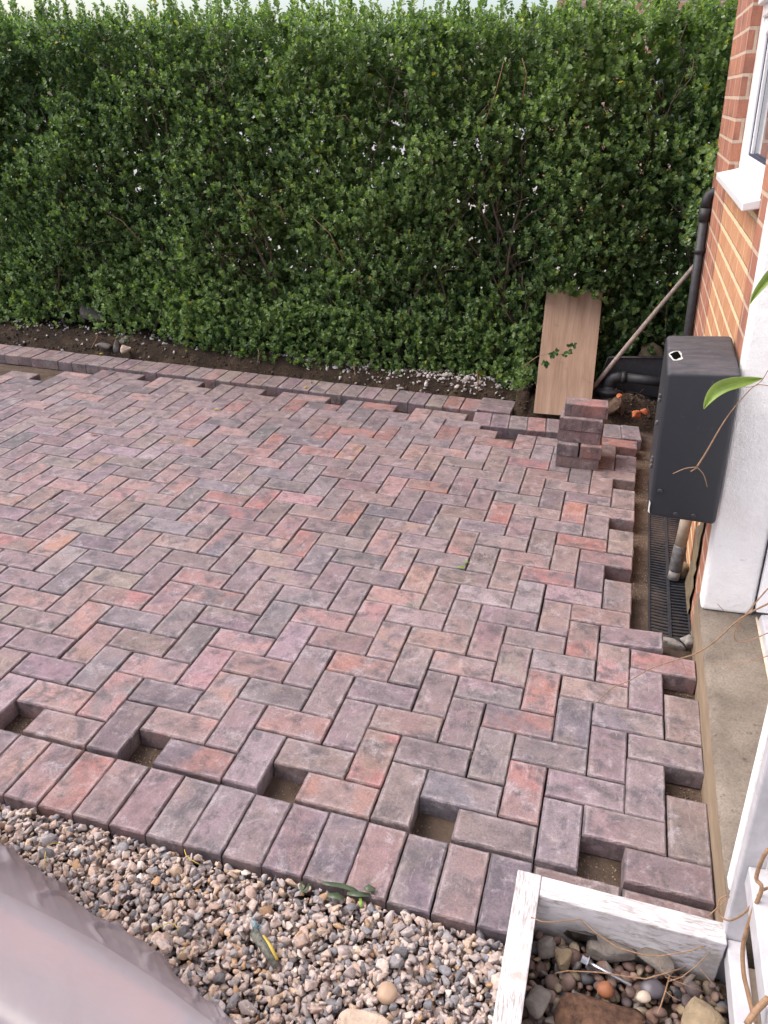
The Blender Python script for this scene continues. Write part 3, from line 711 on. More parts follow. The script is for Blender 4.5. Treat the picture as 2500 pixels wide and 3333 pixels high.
# ------------------------------------------------------------------ hedge
def make_hedge():
    r = np.random.default_rng(5)
    root = empty('hedge', (-1.4, 3.7, .05))
    tag(root, 'tall dense green privet hedge along the back of the patio', 'hedge')
    X0, X1, ZT = -4.3, 1.25, 1.90
    def front(x, z): return 3.37 - .05 * np.clip((.55 - z) / .4, 0, 1) * (x < .3) + .055 * fbm(x, z, 71, 4, 5.0) + .03 * fbm(x, z, 72, 2, 18.0) - .06 * np.clip((z - .2) / .8, 0, 1) + .10 * np.clip((.45 - z) / .4, 0, 1) * (x > .5)
    def bottom(x): return .0 + .05 * fbm(x, x * 0, 73, 4, 3.0) + np.where(x > .52, .40, 0) + np.where(x < -2.3, .09, 0)
    S = []
    def batch(n, dep0, dep1, zlo=0, zhi=ZT):
        x = r.uniform(X0, X1, n); z = r.uniform(0.0, 1, n) * (zhi - zlo + .05 * np.clip((x + .3) * 2, 0, 1)) + zlo; d = dep0 + (dep1 - dep0) * r.uniform(0, 1, n)
        b = bottom(x); k = z > b + .06 * r.normal(size=n); x, z, d = x[k], z[k], d[k]
        # gaps: thin the foliage where a slow noise is low
        gap = fbm(x, z, 74, 4, 6.0); k = gap + r.normal(0, .25, len(x)) > np.where(d < .1, -.42, np.where(d < .25, -.9, -3)); x, z, d = x[k], z[k], d[k]
        return np.c_[x, front(x, z) + d, z]
    P1 = batch(13500, -.04, .07); P2 = batch(17000, .06, .26); P3 = batch(20000, .24, .64)
    nt = 1900; xt = r.uniform(X0, X1, nt); P4 = np.c_[xt, 3.36 + r.uniform(-.02, .6, nt), ZT + .05 * np.clip((xt + .3) * 2, 0, 1) + .035 * fbm(xt, xt * 0, 75, 4, 4.0) + r.uniform(-.06, .05, nt)]
    sh_ = []
    for k in range(420):
        x = r.uniform(X0, X1); y = 3.36 + r.uniform(0, .5); z = ZT + .05 * np.clip((x + .3) * 2, 0, 1); dx, dy = r.normal(0, .12), r.normal(0, .1)
        for q in range(int(r.integers(2, 6))): sh_.append((x + dx * q * .032, y + dy * q * .032, z + q * .034))
    P4 = np.concatenate([P4, np.array(sh_)])
    # low sparse sprigs at the right-hand foot
    n5 = 900; P5 = np.c_[r.uniform(.50, 1.15, n5), r.uniform(3.42, 4.0, n5), r.uniform(.05, .55, n5)]
    P = np.concatenate([P1, P2, P3, P4, P5]); n = len(P)
    fr_ = lambda Q: Q[~((Q[:, 0] > .19) & (Q[:, 0] < .53) & (Q[:, 2] < .60) & (Q[:, 1] < 3.44))]
    P1, P2, P3 = fr_(P1), fr_(P2), fr_(P3); n6 = 1100; x6 = r.uniform(-2.2, .2, n6); P6 = np.c_[x6, 3.33 - .09 * r.uniform(0, 1, n6) * (.4 + .6 * (fbm(x6, x6 * 0, 79, 3, 5.0) > -.1)), .07 + r.uniform(-.03, .34, n6)]
    n8 = 55; P8 = np.c_[r.normal(.15, .045, n8), r.uniform(3.10, 3.28, n8), np.clip(r.normal(.15, .07, n8), .03, .4)]
    n7 = 70; P7 = np.c_[r.uniform(.86, .985, n7), r.uniform(2.85, 3.3, n7), r.uniform(.95, 1.4, n7)]
    P5 = np.concatenate([P5, P6, P7, P8]); l5 = np.concatenate([np.full(n5, 2), np.zeros(n6 + n7 + n8, int)])
    P = np.concatenate([P1, P2, P3, P4, P5]); n = len(P)
    lay = np.concatenate([np.full(len(P1), 0), np.full(len(P2), 1), np.full(len(P3), 2), np.full(len(P4), 0), l5])
    up = np.concatenate([np.full(len(P1), .75), np.full(len(P2), .7), np.full(len(P3), .6), np.full(len(P4), 1.6), np.full(len(P5), .7)])
    D = np.c_[r.normal(0, .42, n), -r.uniform(.25, 1.0, n), up + r.normal(0, .45, n)]
    k = lay == 2; D[k, 1] = r.normal(0, .6, k.sum())
    D /= np.linalg.norm(D, axis=1)[:, None]
    ref = r.normal(size=(n, 3)); A = np.cross(D, ref); A /= np.linalg.norm(A, axis=1)[:, None]; B = np.cross(D, A)
    hue = fbm(P[:, 0], P[:, 2], 76, 4, 2.6) * .8 + r.normal(0, .40, n) - .5 * (fbm(P[:, 0], P[:, 2], 77, 3, 7.0) > .45)
    Vs, Cs = [], []
    leaf_xy = np.array([(0, 0, 0), (.30, -.36, .10), (.72, -.33, .11), (1.02, 0, -.03), (.72, .33, .11), (.30, .36, .10)])  # along, across, lift
    NP = 5; big = np.exp(r.normal(0, .18, n))
    for q in range(NP):
        for s in (-1, 1):
            m = r.uniform(0, 1, n) < (.97 if q < 4 else .8)
            a = q * math.pi / 2 * .97 + r.normal(0, .25, n)
            side = (A * np.cos(a)[:, None] + B * np.sin(a)[:, None]) * s
            ang = np.radians(r.normal(58 - 7 * q, 12, n))[:, None]
            ax = D * np.cos(ang) + side * np.sin(ang)
            nrm = D * np.sin(ang) - side * np.cos(ang); acr = np.cross(nrm, ax)
            L = (.0235 - .0020 * q) * r.uniform(.6, 1.4, n) * big; L = np.where(lay == 2, L * 1.5, L)
            base = P + D * ((q - 2) * .0105)
            W = L * r.uniform(.85, 1.1, n)
            droop = r.normal(0, .12, n)
            V = base[:, None, :] + L[:, None, None] * (leaf_xy[None, :, 0, None] * ax[:, None, :]) + W[:, None, None] * (leaf_xy[None, :, 1, None] * acr[:, None, :]) \
                + L[:, None, None] * ((leaf_xy[None, :, 2] + droop[:, None] * leaf_xy[None, :, 0] ** 2)[:, :, None] * nrm[:, None, :])
            t = np.clip(.5 + .22 * hue + .10 * (q - 2) + r.normal(0, .16, n), 0, 1)[:, None]
            c = (1 - t) * np.array((.060, .120, .050)) + t * np.array((.28, .39, .15))
            y = r.uniform(0, 1, n) < .004; c[y] = np.array((.48, .38, .05))
            y = r.uniform(0, 1, n) < .012; c[y] = np.array((.20, .24, .06))
            Vs.append(V[m]); Cs.append(np.repeat(c[m][:, None, :], 6, 1))
    V = np.concatenate(Vs); C = np.concatenate(Cs); nl = len(V)
    F = (np.array([(0, 1, 2, 3), (0, 3, 4, 5)])[None] + (np.arange(nl) * 6)[:, None, None]).reshape(-1, 4)
    print('hedge leaves', nl)
    me = np_mesh('foliage', V.reshape(-1, 3) - np.array((-1.4, 3.7, .05)), F, C.reshape(-1, 3), True)
    link('foliage', me, M['leaf'], root)
    st = MB()
    for k in range(95):
        x = rnd.uniform(-4.2, 1.2); y = rnd.uniform(3.42, 3.85); p = Vector((x, y, -.02)); pts = [p]; d = Vector((rnd.gauss(0, .12), rnd.gauss(-.03, .1), 1))
        n_ = rnd.randint(7, 11)
        for q in range(n_):
            d = (d + Vector((rnd.gauss(0, .14), rnd.gauss(0, .10), 0))).normalized(); p = p + d * rnd.uniform(.14, .22)
            p.y = min(max(p.y, 3.4), 3.95); p.z = min(p.z, 1.9); pts.append(p.copy())
        r0 = rnd.uniform(.006, .015); st.tube([q - Vector((-1.4, 3.7, .05)) for q in pts], [r0 * (1 - .75 * i / n_) for i in range(n_ + 1)], 6)
        for q in pts[1:-1:1]:
            e = q + Vector((rnd.gauss(0, .14), -rnd.uniform(.05, .28), rnd.uniform(.05, .22))); m_ = (q + e) / 2 + Vector((rnd.gauss(0, .02), 0, .02))
            e.y = max(e.y, 3.34)
            st.tube([w_ - Vector((-1.4, 3.7, .05)) for w_ in (q, m_, e)], [.0035, .0028, .0015], 5)
    st.build('stems', M['bark'], root, True)
    # a few long bare shoots lying over the face, as in the photograph
    sh = MB()
    for (a, b) in [((190, 370), (270, 520)), ((330, 680), (460, 790)), ((1010, 700), (1120, 850)), ((1080, 380), (1150, 410)), ((1700, 190), (1700, 330)), ((880, 660), (930, 720)), ((760, 600), (830, 760)), ((1640, 200), (1560, 450))]:
        p0 = onplane(*a, 1, 3.30); p1 = onplane(*b, 1, 3.31); m_ = (p0 + p1) / 2 + np.array((.02, -.01, .03))
        sh.tube([Vector(w_) - Vector((-1.4, 3.7, .05)) for w_ in (p0, m_, p1)], [.0016, .0026, .0032], 5)
    sh.build('bare_shoots', M['twig'], root, True)
    return root
make_hedge()

def bare_stem(u0, v0, u1, v1, y, label):
    a = onplane(u0, v0, 1, y); b = onplane(u1, v1, 1, y + .02); m = MB()
    o = empty('dead_stem', tuple(b)); mid = (a + b) / 2 + np.array((.012, 0, .01))
    m.tube([Vector(p - b) for p in (a, mid, b)], [.003, .003, .0036], 6)
    me = m.mesh('dead_stem', True); bpy.data.objects.remove(o); o = link('dead_stem', me, M['twig'], None, tuple(b)); tag(o, label, 'stem'); return o
bare_stem(1152, 1185, 1148, 1250, 3.17, 'dry forked stem standing in the soil at mid border')
bare_stem(1551, 1205, 1550, 1292, 3.17, 'pale dry stem standing upright at the border corner')
bare_stem(318, 1090, 292, 1143, 3.2, 'thin bent dry stem leaning on the left soil bank')
bare_stem(840, 1135, 838, 1185, 3.2, 'thin dry stem against white chips under mid hedge')

def weed(x, y, n, size, label, mat='leaf', seed=1):
    r = np.random.default_rng(seed); vs, fs, cs = [], [], []
    lx = np.array([(0, 0, 0), (.3, -.3, .08), (.72, -.26, .1), (1, 0, 0), (.72, .26, .1), (.3, .3, .08)])
    for k in range(n):
        d = np.array((r.normal(0, .8), r.normal(-.2, .6), r.uniform(.3, 1.2))); d /= np.linalg.norm(d); b = d * r.uniform(.2, 1) * size
        ax = d + r.normal(0, .6, 3); ax /= np.linalg.norm(ax); ac = np.cross(ax, r.normal(size=3)); ac /= np.linalg.norm(ac); nn = np.cross(ax, ac); L = r.uniform(.012, .024)
        o = len(vs); vs += [b + L * (p[0] * ax + p[1] * ac + p[2] * nn) for p in lx]; fs += [(o, o + 1, o + 2, o + 3), (o, o + 3, o + 4, o + 5)]
        c = np.array((.07, .14, .03)) * r.uniform(.7, 1.7); cs += [c] * 6
    root = empty('weed', (x, y, float(soil_z(np.array([x]), np.array([y]))[0])))
    link('leaves', np_mesh('leaves', np.array(vs), np.array(fs), np.array(cs), True), M['leaf'], root)
    m = MB()
    for k in range(4):
        e = Vector((r.normal(0, .5), r.normal(-.2, .4), 1)).normalized() * size; m.tube([Vector((0, 0, -.01)), e * .5 + Vector((.004, 0, 0)), e], [.0016, .0013, .0008], 5)
    m.build('stalk', M['twig'], root, True); tag(root, label, 'weed'); return root
q = onz(1030, 1232, .03); weed(q[0], q[1] + .03, 46, .11, 'low ferny weed growing on the soil behind mid border', seed=3)
q = onz(1290, 1235, .03); weed(q[0], q[1] + .05, 14, .05, 'tiny weed among the white chips', seed=4)
q = onz(1605, 1292, .03); weed(q[0], q[1] + .03, 12, .045, 'tiny weed at the border corner beside the plywood', seed=5)
q = onz(1760, 1290, .03); weed(q[0] - .02, q[1] + .02, 16, .07, 'small yellowish sprig at the plywood board left edge', seed=6)
q = onz(1940, 1250, .06); weed(q[0], q[1] - .05, 18, .07, 'light green ivy sprig beside the black pipe cover', seed=7)
# a long leafy shoot reaching over the plywood
def shoot():
    root = empty('leafy_shoot', tuple(onplane(1755, 1140, 1, 3.12))); o = np.array(root.location)
    P = [onplane(u, v, 1, 3.10) - o for u, v in ((1700, 1195), (1750, 1160), (1785, 1150), (1820, 1155), (1850, 1140), (1868, 1122))]
    m = MB(); m.tube([Vector(p) for p in P], [.0022, .002, .0018, .0015, .0012, .0008], 5); m.build('stalk', M['twig'], root, True)
    r = np.random.default_rng(9); vs, fs, cs = [], [], []
    lx = np.array([(0, 0, 0), (.3, -.33, .08), (.72, -.28, .1), (1, 0, 0), (.72, .28, .1), (.3, .33, .08)])
    for (u, v, n) in [(1800, 1152, 7), (1812, 1145, 6), (1780, 1185, 8), (1770, 1182, 5), (1850, 1145, 6), (1838, 1160, 4), (1858, 1128, 4), (1868, 1122, 4)]:
        b = onplane(u, v, 1, 3.10) - o
        for k in range(n):
            ax = r.normal(size=3); ax[1] = -abs(ax[1]) * .5; ax /= np.linalg.norm(ax); ac = np.cross(ax, (0, -1, .4)); ac /= np.linalg.norm(ac); nn = np.cross(ac, ax); L = r.uniform(.018, .03)
            q_ = len(vs); vs += [b + L * (p[0] * ax + p[1] * ac + p[2] * nn) for p in lx]; fs += [(q_, q_ + 1, q_ + 2, q_ + 3), (q_, q_ + 3, q_ + 4, q_ + 5)]
            cs += [np.array((.045, .11, .03)) * r.uniform(.7, 1.6)] * 6
    link('leaves', np_mesh('leaves', np.array(vs), np.array(fs), np.array(cs), True), M['leaf'], root)
    tag(root, 'leafy hedge shoot hanging in front of the plywood board', 'shoot')
shoot()

# ------------------------------------------------------------------ things behind the border
def plywood_board():
    b0 = np.array((.243, 3.02, -.01)); b1 = np.array((.556, 3.05, -.01)); t0 = onplane(1765, 940, 1, 3.42); t1 = onplane(1948, 940, 1, 3.42)
    # outer corners in a common frame: origin b0, axes u (width), w (height), n
    u = Vector(b1 - b0); wv = Vector((t0 + t1) / 2 - (b0 + b1) / 2); W = u.length; H = wv.length; u.normalize(); n = u.cross(wv).normalized(); wv = n.cross(u).normalized()
    m = MB(); m.box(0, W, 0, H, -.009, 0.0); me = m.mesh('plywood_board', bevel=.0012)
    o = link('plywood_board', me, M['plywood']); o.matrix_world = Matrix(((u.x, wv.x, n.x, b0[0]), (u.y, wv.y, n.y, b0[1]), (u.z, wv.z, n.z, b0[2]), (0, 0, 0, 1)))
    tag(o, 'bare plywood board leaning back against the hedge', 'plywood board')
plywood_board()
m = MB(); p0, p1 = np.array((.52, 3.26, .055)), np.array((1.0, 3.30, .86)); pts = [p0 + (p1 - p0) * t + np.array((0, 0, .008 * math.sin(t * 3.1))) for t in np.linspace(0, 1, 9)]
m.tube([Vector(p) for p in pts], [.0125, .0128, .0125, .013, .0128, .0125, .012, .012, .012], 12)
tag(m.build('wooden_pole', M['pole'], None, True), 'weathered wooden pole leaning across the hedge foot to the downpipe', 'pole')
rock('sandstone_block', (.84, 3.45, .16), (.20, .14, .36), (0, 0, .1), M['sandstone_dark'], 'mossy sandstone block behind the black panel', 'stone block', 61)
def black_panel():
    root = empty('black_tray', (.75, 3.33, .1)); m = MB()
    P = [(.60, 3.345, .265), (.93, 3.345, .295), (.93, 3.33, .06), (.56, 3.33, .06)]
    m.add([(x - .75, y - 3.33, z - .1) for x, y, z in P] + [(x - .75, y + .02 - 3.33, z - .1) for x, y, z in P], [(0, 1, 2, 3), (7, 6, 5, 4), (0, 4, 5, 1), (1, 5, 6, 2), (2, 6, 7, 3), (3, 7, 4, 0)])
    m.build('panel', M['black_pipe'], root)
    m = MB(); m.tube([Vector((x - .75, y - .004 - 3.33, z - .1)) for x, y, z in ((.565, 3.33, .08), (.603, 3.345, .262), (.92, 3.345, .292))], .006, 6); m.build('rim', M['coupler'], root, True)
    tag(root, 'black plastic tray standing on edge behind the drain elbow', 'tray')
black_panel()
def drain_elbow():
    root = empty('gully_pipe', (.632, 3.27, 0)); m = MB()
    m.lathe([(.066, -.02), (.067, .08), (.070, .083), (.070, .098), (.062, .102), (.034, .104), (.032, .118)], (0, 0, 0), 28); m.build('collar', M['black_pipe'], root, True)
    m = MB(); pts = [Vector((0, 0, .10)), Vector((0, 0, .13)), Vector((.006, 0, .15)), Vector((.02, 0, .166)), Vector((.04, 0, .174)), Vector((.075, 0, .176))]
    m.tube(pts, [.031, .031, .031, .031, .031, .031], 18); m.build('elbow', M['black_pipe'], root, True)
    m = MB(); m.tube([Vector((.06, 0, .176)), Vector((.085, 0, .176))], .0345, 18); m.build('socket', M['black_pipe'], root, True)
    m = MB(); m.tube([Vector((.08, 0, .176)), Vector((.32, .0, .17))], .027, 18); m.build('pipe', M['black_pipe'], root, True)
    tag(root, 'black plastic pipe elbow dropping into a round gully collar', 'drain pipe')
drain_elbow()
def roots():
    m = MB(); r_ = random.Random(3)
    for k in range(60):
        p = Vector((r_.uniform(.63, .90), r_.uniform(3.05, 3.3), .0)); p.z = float(soil_z(np.array([p.x]), np.array([p.y]))[0]) + .004
        d = Vector((r_.gauss(0, 1), r_.gauss(0, .7), r_.uniform(0, .5))).normalized(); pts = [p]
        for q in range(4): d = (d + Vector((r_.gauss(0, .5), r_.gauss(0, .5), r_.gauss(-.1, .35)))).normalized(); p = p + d * r_.uniform(.012, .03); pts.append(p.copy())
        r0 = r_.uniform(.001, .0035); m.tube(pts, [r0, r0 * .9, r0 * .8, r0 * .6, r0 * .3], 5)
    o = m.build('root_tangle', M['root'], None, True); tag(o, 'tangle of dead brown roots on the soil beside the black box', 'roots', kind='stuff')
roots()
rock('root_stump', (.665, 3.08, .05), (.05, .07, .13), (.3, .5, .2), M['root'], 'split brown root stump right of the paver stack', 'stump', 66)
rock('root_stump', (.715, 3.10, .055), (.045, .06, .12), (.2, -.35, .6), M['root'], 'reddish root stump at the middle of the root tangle', 'stump', 67)
rock('broken_brick', (.80, 3.06, .045), (.055, .04, .05), (.5, .2, .3), M['red_rubble'], 'orange broken brick half buried beside the roots', 'broken brick', 68)
rock('broken_brick', (.845, 3.08, .055), (.05, .04, .035), (.2, .6, .9), M['red_rubble'], 'darker broken brick lump nearest the black box', 'broken brick', 69)
rock('broken_brick', (.70, 3.14, .105), (.035, .03, .03), (.2, .6, .2), M['red_rubble'], 'small orange brick crumb on top of the root stump', 'broken brick', 70)
q = onz(415, 1128, .02); rock('rubble_lump', (q[0], q[1] + .02, .045), (.13, .08, .11), (.2, .3, .5), M['grey_rock'], 'grey concrete rubble lump at the left of the border', 'rubble', 71)
q = onz(375, 1145, .0); rock('rubble_lump', (q[0], q[1] + .02, .03), (.055, .05, .09), (.2, .1, .2), M['grey_rock'], 'narrow dark rubble piece left of the concrete lump', 'rubble', 72)
q = onz(405, 1150, .0); rock('rubble_lump', (q[0] + .02, q[1] - .01, .03), (.07, .05, .07), (.2, .4, .9), M['pale_rock'], 'pale rounded rubble piece in front of the concrete lump', 'rubble', 73)
q = onplane(300, 1022, 1, 3.46); rock('old_slab', tuple(q), (.19, .10, .05), (.5, .25, .2), M['grey_rock'], 'grey slab wedged under the hedge at the left', 'slab', 74, True, 4)
q = onplane(340, 1150, 1, 3.2); rock('rubble_lump', (q[0], q[1], .04), (.11, .05, .035), (.1, .1, .3), M['grey_rock'], 'flat grey stone lying along the border at the left', 'rubble', 75)

# ------------------------------------------------------------------ house (its own upright frame: the paving falls towards it)
TH = .056; HO = (1.025, 0, 0)
HR = Matrix.Rotation(-TH, 4, 'Y')
def house_empty(name, a=0, y=0, c=0):
    v = HR @ Vector((a, y, c)); return empty(name, (HO[0] + v.x, v.y, v.z), (0, -TH, 0))
H = house_empty('brick_house'); tag(H, 'red brick house corner with a white window beside the hedge', 'house')
YC = 3.02; YJ = 1.108
wallm = MB(); T = .26; ZT_ = 5.4
wallm.box(0, T, 2.34, YC, -.4, ZT_); wallm.box(0, T, YJ, 1.283, -.4, 2.42); wallm.box(0, T, 1.283, 2.34, 2.42, ZT_); wallm.box(0, T, YJ, 1.283, 2.42, ZT_); 
wallm.box(T, 4.0, YC - .26, YC, -.4, ZT_)
wallm.box(0, T, -5.0, YJ - .0005, 2.252, ZT_)  # unseen upper wall, raised and extended to shade the near right
wallm.build('wall', M['brick'], H)
m = MB(); m.box(.105, T, -5.0, -.062, -.4, 2.25); m.build('added_porch_wall', M['render'], H)  # front continued past the camera, added to darken the paving nearby
m = MB(); P = [(-.45, -5.4, 5.3), (-.45, 3.4, 5.3), (3.6, 3.4, 7.6), (3.6, -5.4, 7.6)]; m.add(P + [(x, y, z + .12) for x, y, z in P], [(0, 3, 2, 1), (4, 5, 6, 7), (0, 1, 5, 4), (1, 2, 6, 5), (2, 3, 7, 6), (3, 0, 4, 7)]); m.build('roof', M['roof'], H)  # unseen roof, put in only as a light blocker
m = MB(); m.box(.0015, T, 1.283, 2.34, -.4, 1.335); m.build('infill_panel', M['brick_infill'], H)
m = MB(); m.box(-.003, .155, 1.03, YJ - .0005, .121, 2.25); m.build('rendered_jamb', M['render'], H, False, .012, 3)
m = MB(); m.box(-.004, .16, -.06, -.023, .121, 2.25); m.build('porch_pier', M['render'], H, False, .006, 2)
# window
win = MB(); fa = .036; y0, y1, z0, z1 = 1.36, 2.338, 1.345, 2.42; fw = .065
win.box(fa, fa + .07, y1 - fw, y1, z0, z1); win.box(fa, fa + .07, y0, y0 + fw, z0, z1); win.box(fa + .001, fa + .071, y0 + fw, y1 - fw, z0, z0 + .03); win.box(fa + .001, fa + .071, y0 + fw, y1 - fw, z1 - fw, z1)
win.box(fa - .004, fa + .068, y0 + fw, y1 - fw, 1.86, 1.92)
w_ = win.build('window', M['pvc'], H, False, .004, 2)
m = MB(); 
for (ya, yb, za, zb) in ((y1 - fw - .055, y1 - fw, z0 + .03, 1.86), (y0 + fw, y0 + fw + .055, z0 + .03, 1.86)): m.box(fa + .006, fa + .06, ya, yb, za, zb)
m.box(fa + .007, fa + .061, y0 + fw + .055, y1 - fw - .055, z0 + .03, z0 + .065); m.box(fa + .007, fa + .061, y0 + fw + .055, y1 - fw - .055, 1.805, 1.86)
m.build('sash', M['pvc'], w_, False, .006, 2)
m = MB(); m.box(fa - .022, fa + .05, y0 + .03, y1 - .025, 1.90, 1.96); m.box(fa - .022, fa + .05, y1 - .085, y1 - .025, 1.96, z1 - .02); m.box(fa - .022, fa + .05, y0 + .03, y0 + .09, 1.96, z1 - .02)
m.build('top_sash', M['pvc'], w_, False, .006, 2)
m = MB(); ga, gb = y0 + fw + .055, y1 - fw - .055; gc, gd = z0 + .065, 1.805
m.box(fa + .018, fa + .03, gb - .008, gb + .001, gc, gd); m.box(fa + .018, fa + .03, ga - .001, ga + .008, gc, gd); m.box(fa + .018, fa + .03, ga, gb, gc - .001, gc + .008)
m.build('gasket', M['gasket'], w_)
m = MB(); m.box(fa + .021, fa + .031, gb - .042, gb - .008, gc + .008, gd); m.build('bead', M['pvc'], w_)
m = MB(); m.box(fa + .021, fa + .031, ga + .008, ga + .042, gc + .008, gd); m.build('bead', M['pvc'], w_)
m = MB(); m.box(fa + .032, fa + .036, ga, gb, gc, gd); m.box(fa + .032, fa + .036, y0 + .09, y1 - .085, 1.96, z1 - .02); m.build('pane', M['glass'], w_)
m = MB(); s0, s1 = 1.262, 2.285
P = [(-.046, s0, 1.322), (-.046, s1, 1.322), (.036, s1, 1.333), (.036, s0, 1.333), (-.046, s0, 1.345), (-.046, s1, 1.345), (.036, s1, 1.362), (.036, s0, 1.362)]
m.add(P, [(0, 3, 2, 1), (4, 5, 6, 7), (0, 1, 5, 4), (1, 2, 6, 5), (2, 3, 7, 6), (3, 0, 4, 7)]); m.build('sill', M['pvc'], w_, False, .003, 2)
# door frame beyond the step
dr = MB(); dr.box(.157, .215, 1.0, 1.029, .155, 2.5); dr.box(.205, .26, .94, 1.0, .16, 2.5); d_ = dr.build('door_frame', M['pvc'], H, False, .003, 2)
m = MB(); m.box(.245, .29, .0, .935, .18, 2.4); m.build('door', M['pvc'], d_, False, .004, 2)
m = MB(); m.box(.24, .3, .93, .942, .17, 2.4); m.build('seal', M['gasket'], d_)
m = MB(); P = [(.166, -.02, .121), (.30, -.02, .121), (.30, 1.0, .121), (.166, 1.0, .121), (.172, -.02, .15), (.30, -.02, .172), (.30, 1.0, .172), (.172, 1.0, .15)]
m.add(P, [(0, 3, 2, 1), (4, 5, 6, 7), (0, 1, 5, 4), (1, 2, 6, 5), (2, 3, 7, 6), (3, 0, 4, 7)]); m.build('threshold', M['pvc_grey'], H, False, .004, 2)
m = MB(); m.tube([Vector((.167, y, .122)) for y in np.linspace(-.02, 1.02, 14)], .005, 6); m.build('sealant', simple_mat('cream_sealant', (.62, .50, .38), .7, .2), H, True)
# step
S = house_empty('concrete_step'); tag(S, 'worn grey concrete doorstep running along the house wall', 'doorstep')
xs = np.linspace(-.006, .20, 26); ys = np.linspace(-.085, 1.15, 120); X, Y = np.meshgrid(xs, ys)
Z = .1195 + .0012 * fbm(X, Y, 91, 4, 25.0) - .010 * np.exp(-((X + .006) / .008) ** 2); i = np.arange(X.size).reshape(X.shape)
f = np.stack([i[:-1, :-1], i[:-1, 1:], i[1:, 1:], i[1:, :-1]], -1).reshape(-1, 4)
link('tread', np_mesh('tread', np.stack([X, Y, Z], -1).reshape(-1, 3), f, smooth=True), M['concrete'], S)
zs = np.linspace(-.16, .1095, 20); ZZ, YY = np.meshgrid(zs, ys); XX = -.006 + .0022 * fbm(YY * 1.0, ZZ, 92, 3, 7.0) * np.clip((.1095 - ZZ) * 40, 0, 1); i = np.arange(ZZ.size).reshape(ZZ.shape)
f = np.stack([i[:-1, :-1], i[:-1, 1:], i[1:, 1:], i[1:, :-1]], -1).reshape(-1, 4)[:, ::-1]
link('riser', np_mesh('riser', np.stack([XX, YY, ZZ], -1).reshape(-1, 3), f, smooth=True), M['screed'], S)
for ye in (-.084, 1.146):
    m = MB(); m.box(.0, .2, ye, ye + .004, -.16, .108); m.build('end_face', M['concrete'], S)
flat('house_floor', 1.19, 4.5, -1.0, 2.7, -.02, M['concrete'])

# downpipe at the house corner
D = house_empty('downpipe', -.026, 2.86, 0); tag(D, 'black downpipe on the house corner beside the hedge', 'downpipe')
m = MB(); m.tube([Vector((0, 0, -.05)), Vector((0, 0, .6)), Vector((0, 0, 1.16))], .0225, 20); m.build('pipe', M['black_pipe'], D, True)
m = MB(); m.tube([Vector((0, 0, 1.15)), Vector((.0, 0, 1.185)), Vector((.008, 0, 1.205)), Vector((.025, 0, 1.215)), Vector((.06, 0, 1.215))], .0235, 18); m.build('elbow', M['black_pipe'], D, True)
for z in (.955,):
    m = MB(); m.tube([Vector((0, 0, z - .008)), Vector((0, 0, z + .016))], .0265, 20); m.build('collar', M['black_pipe'], D, True)
m = MB(); m.tube([Vector((0, 0, 1.09)), Vector((0, 0, 1.15))], .0255, 20); m.build('socket', M['black_pipe'], D, True)

# black meter box
B = house_empty('meter_box', -.112, .92, .498); tag(B, 'scuffed black meter box on the brick wall with a broken hole in its lid', 'meter box')
def meter_body():
    bm = bmesh.new(); w, d, h = .190, .426, .447
    P = [(-.097, 0, 0), (.095, 0, -.012), (.108, d, 0), (-.093, d, 0)]
    top = [(-.097, 0, h + .0), (.095, 0, h + .004), (.108, d, h), (-.09, d, h - .006)]
    vb = [bm.verts.new(p) for p in P]; vt = [bm.verts.new(p) for p in top]
    fs = [bm.faces.new(vt), bm.faces.new(vb[::-1])]
    for k in range(4): fs.append(bm.faces.new((vb[k], vb[(k + 1) % 4], vt[(k + 1) % 4], vt[k])))
    bmesh.ops.recalc_face_normals(bm, faces=bm.faces[:])
    bmesh.ops.bevel(bm, geom=bm.edges[:], offset=.014, segments=4, affect='EDGES', profile=.5)
    me = bpy.data.meshes.new('body'); bm.to_mesh(me); bm.free()
    for p in me.polygons: p.use_smooth = True
    me.set_sharp_from_angle(angle=rad(35)) if hasattr(me, 'set_sharp_from_angle') else None
    return link('body', me, M['box'], B)
meter_body()
def hole():
    # jagged broken hole in the top, near its left edge: dark inside painted as a flat black face with a white torn rim
    r_ = random.Random(8); c = Vector((-.070, .165, .4465)); n = 13; out, inn = [], []
    for k in range(n):
        a = 2 * math.pi * k / n; s = r_.uniform(.8, 1.2); out.append(c + Vector((.020 * math.cos(a) * s, .052 * math.sin(a) * s, .0012))); inn.append(c + Vector((.020 * math.cos(a) * s * r_.uniform(.6, .86), .052 * math.sin(a) * s * r_.uniform(.7, .9), .0022)))
    m = MB(); m.add(out + inn, [(k, (k + 1) % n, n + (k + 1) % n, n + k) for k in range(n)]); m.build('torn_rim', M['torn'], B)
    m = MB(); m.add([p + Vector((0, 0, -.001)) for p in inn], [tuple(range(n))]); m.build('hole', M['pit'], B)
hole()
m = MB(); m.add([(-.0985, .006, .012), (-.0985, .004, .052), (-.0945, -.0012, .045), (-.0955, -.0012, .02), (-.093, -.0012, .01)], [(0, 1, 2, 3, 4)]); m.build('chipped_corner', M['torn'], B)
for (a, z) in ((-.072, .085), (.03, .014), (-.02, .014)):
    m = MB(); m.lathe([(.008, 0), (.007, .003), (.004, .0035)], (0, 0, 0), 14); me = m.mesh('screw_cap', True); o = link('screw_cap', me, M['box'], B, (a, -.0005, z), (math.pi / 2, 0, 0))
m = MB()
for z, y in ((.33, .12), (.31, .14), (.14, .10), (.12, .12), (.10, .13), (.25, .11)): m.box(-.1035, -.095, y, y + .012, z, z + .012)
m.build('hinge_clip', M['coupler'], B, False, .002)
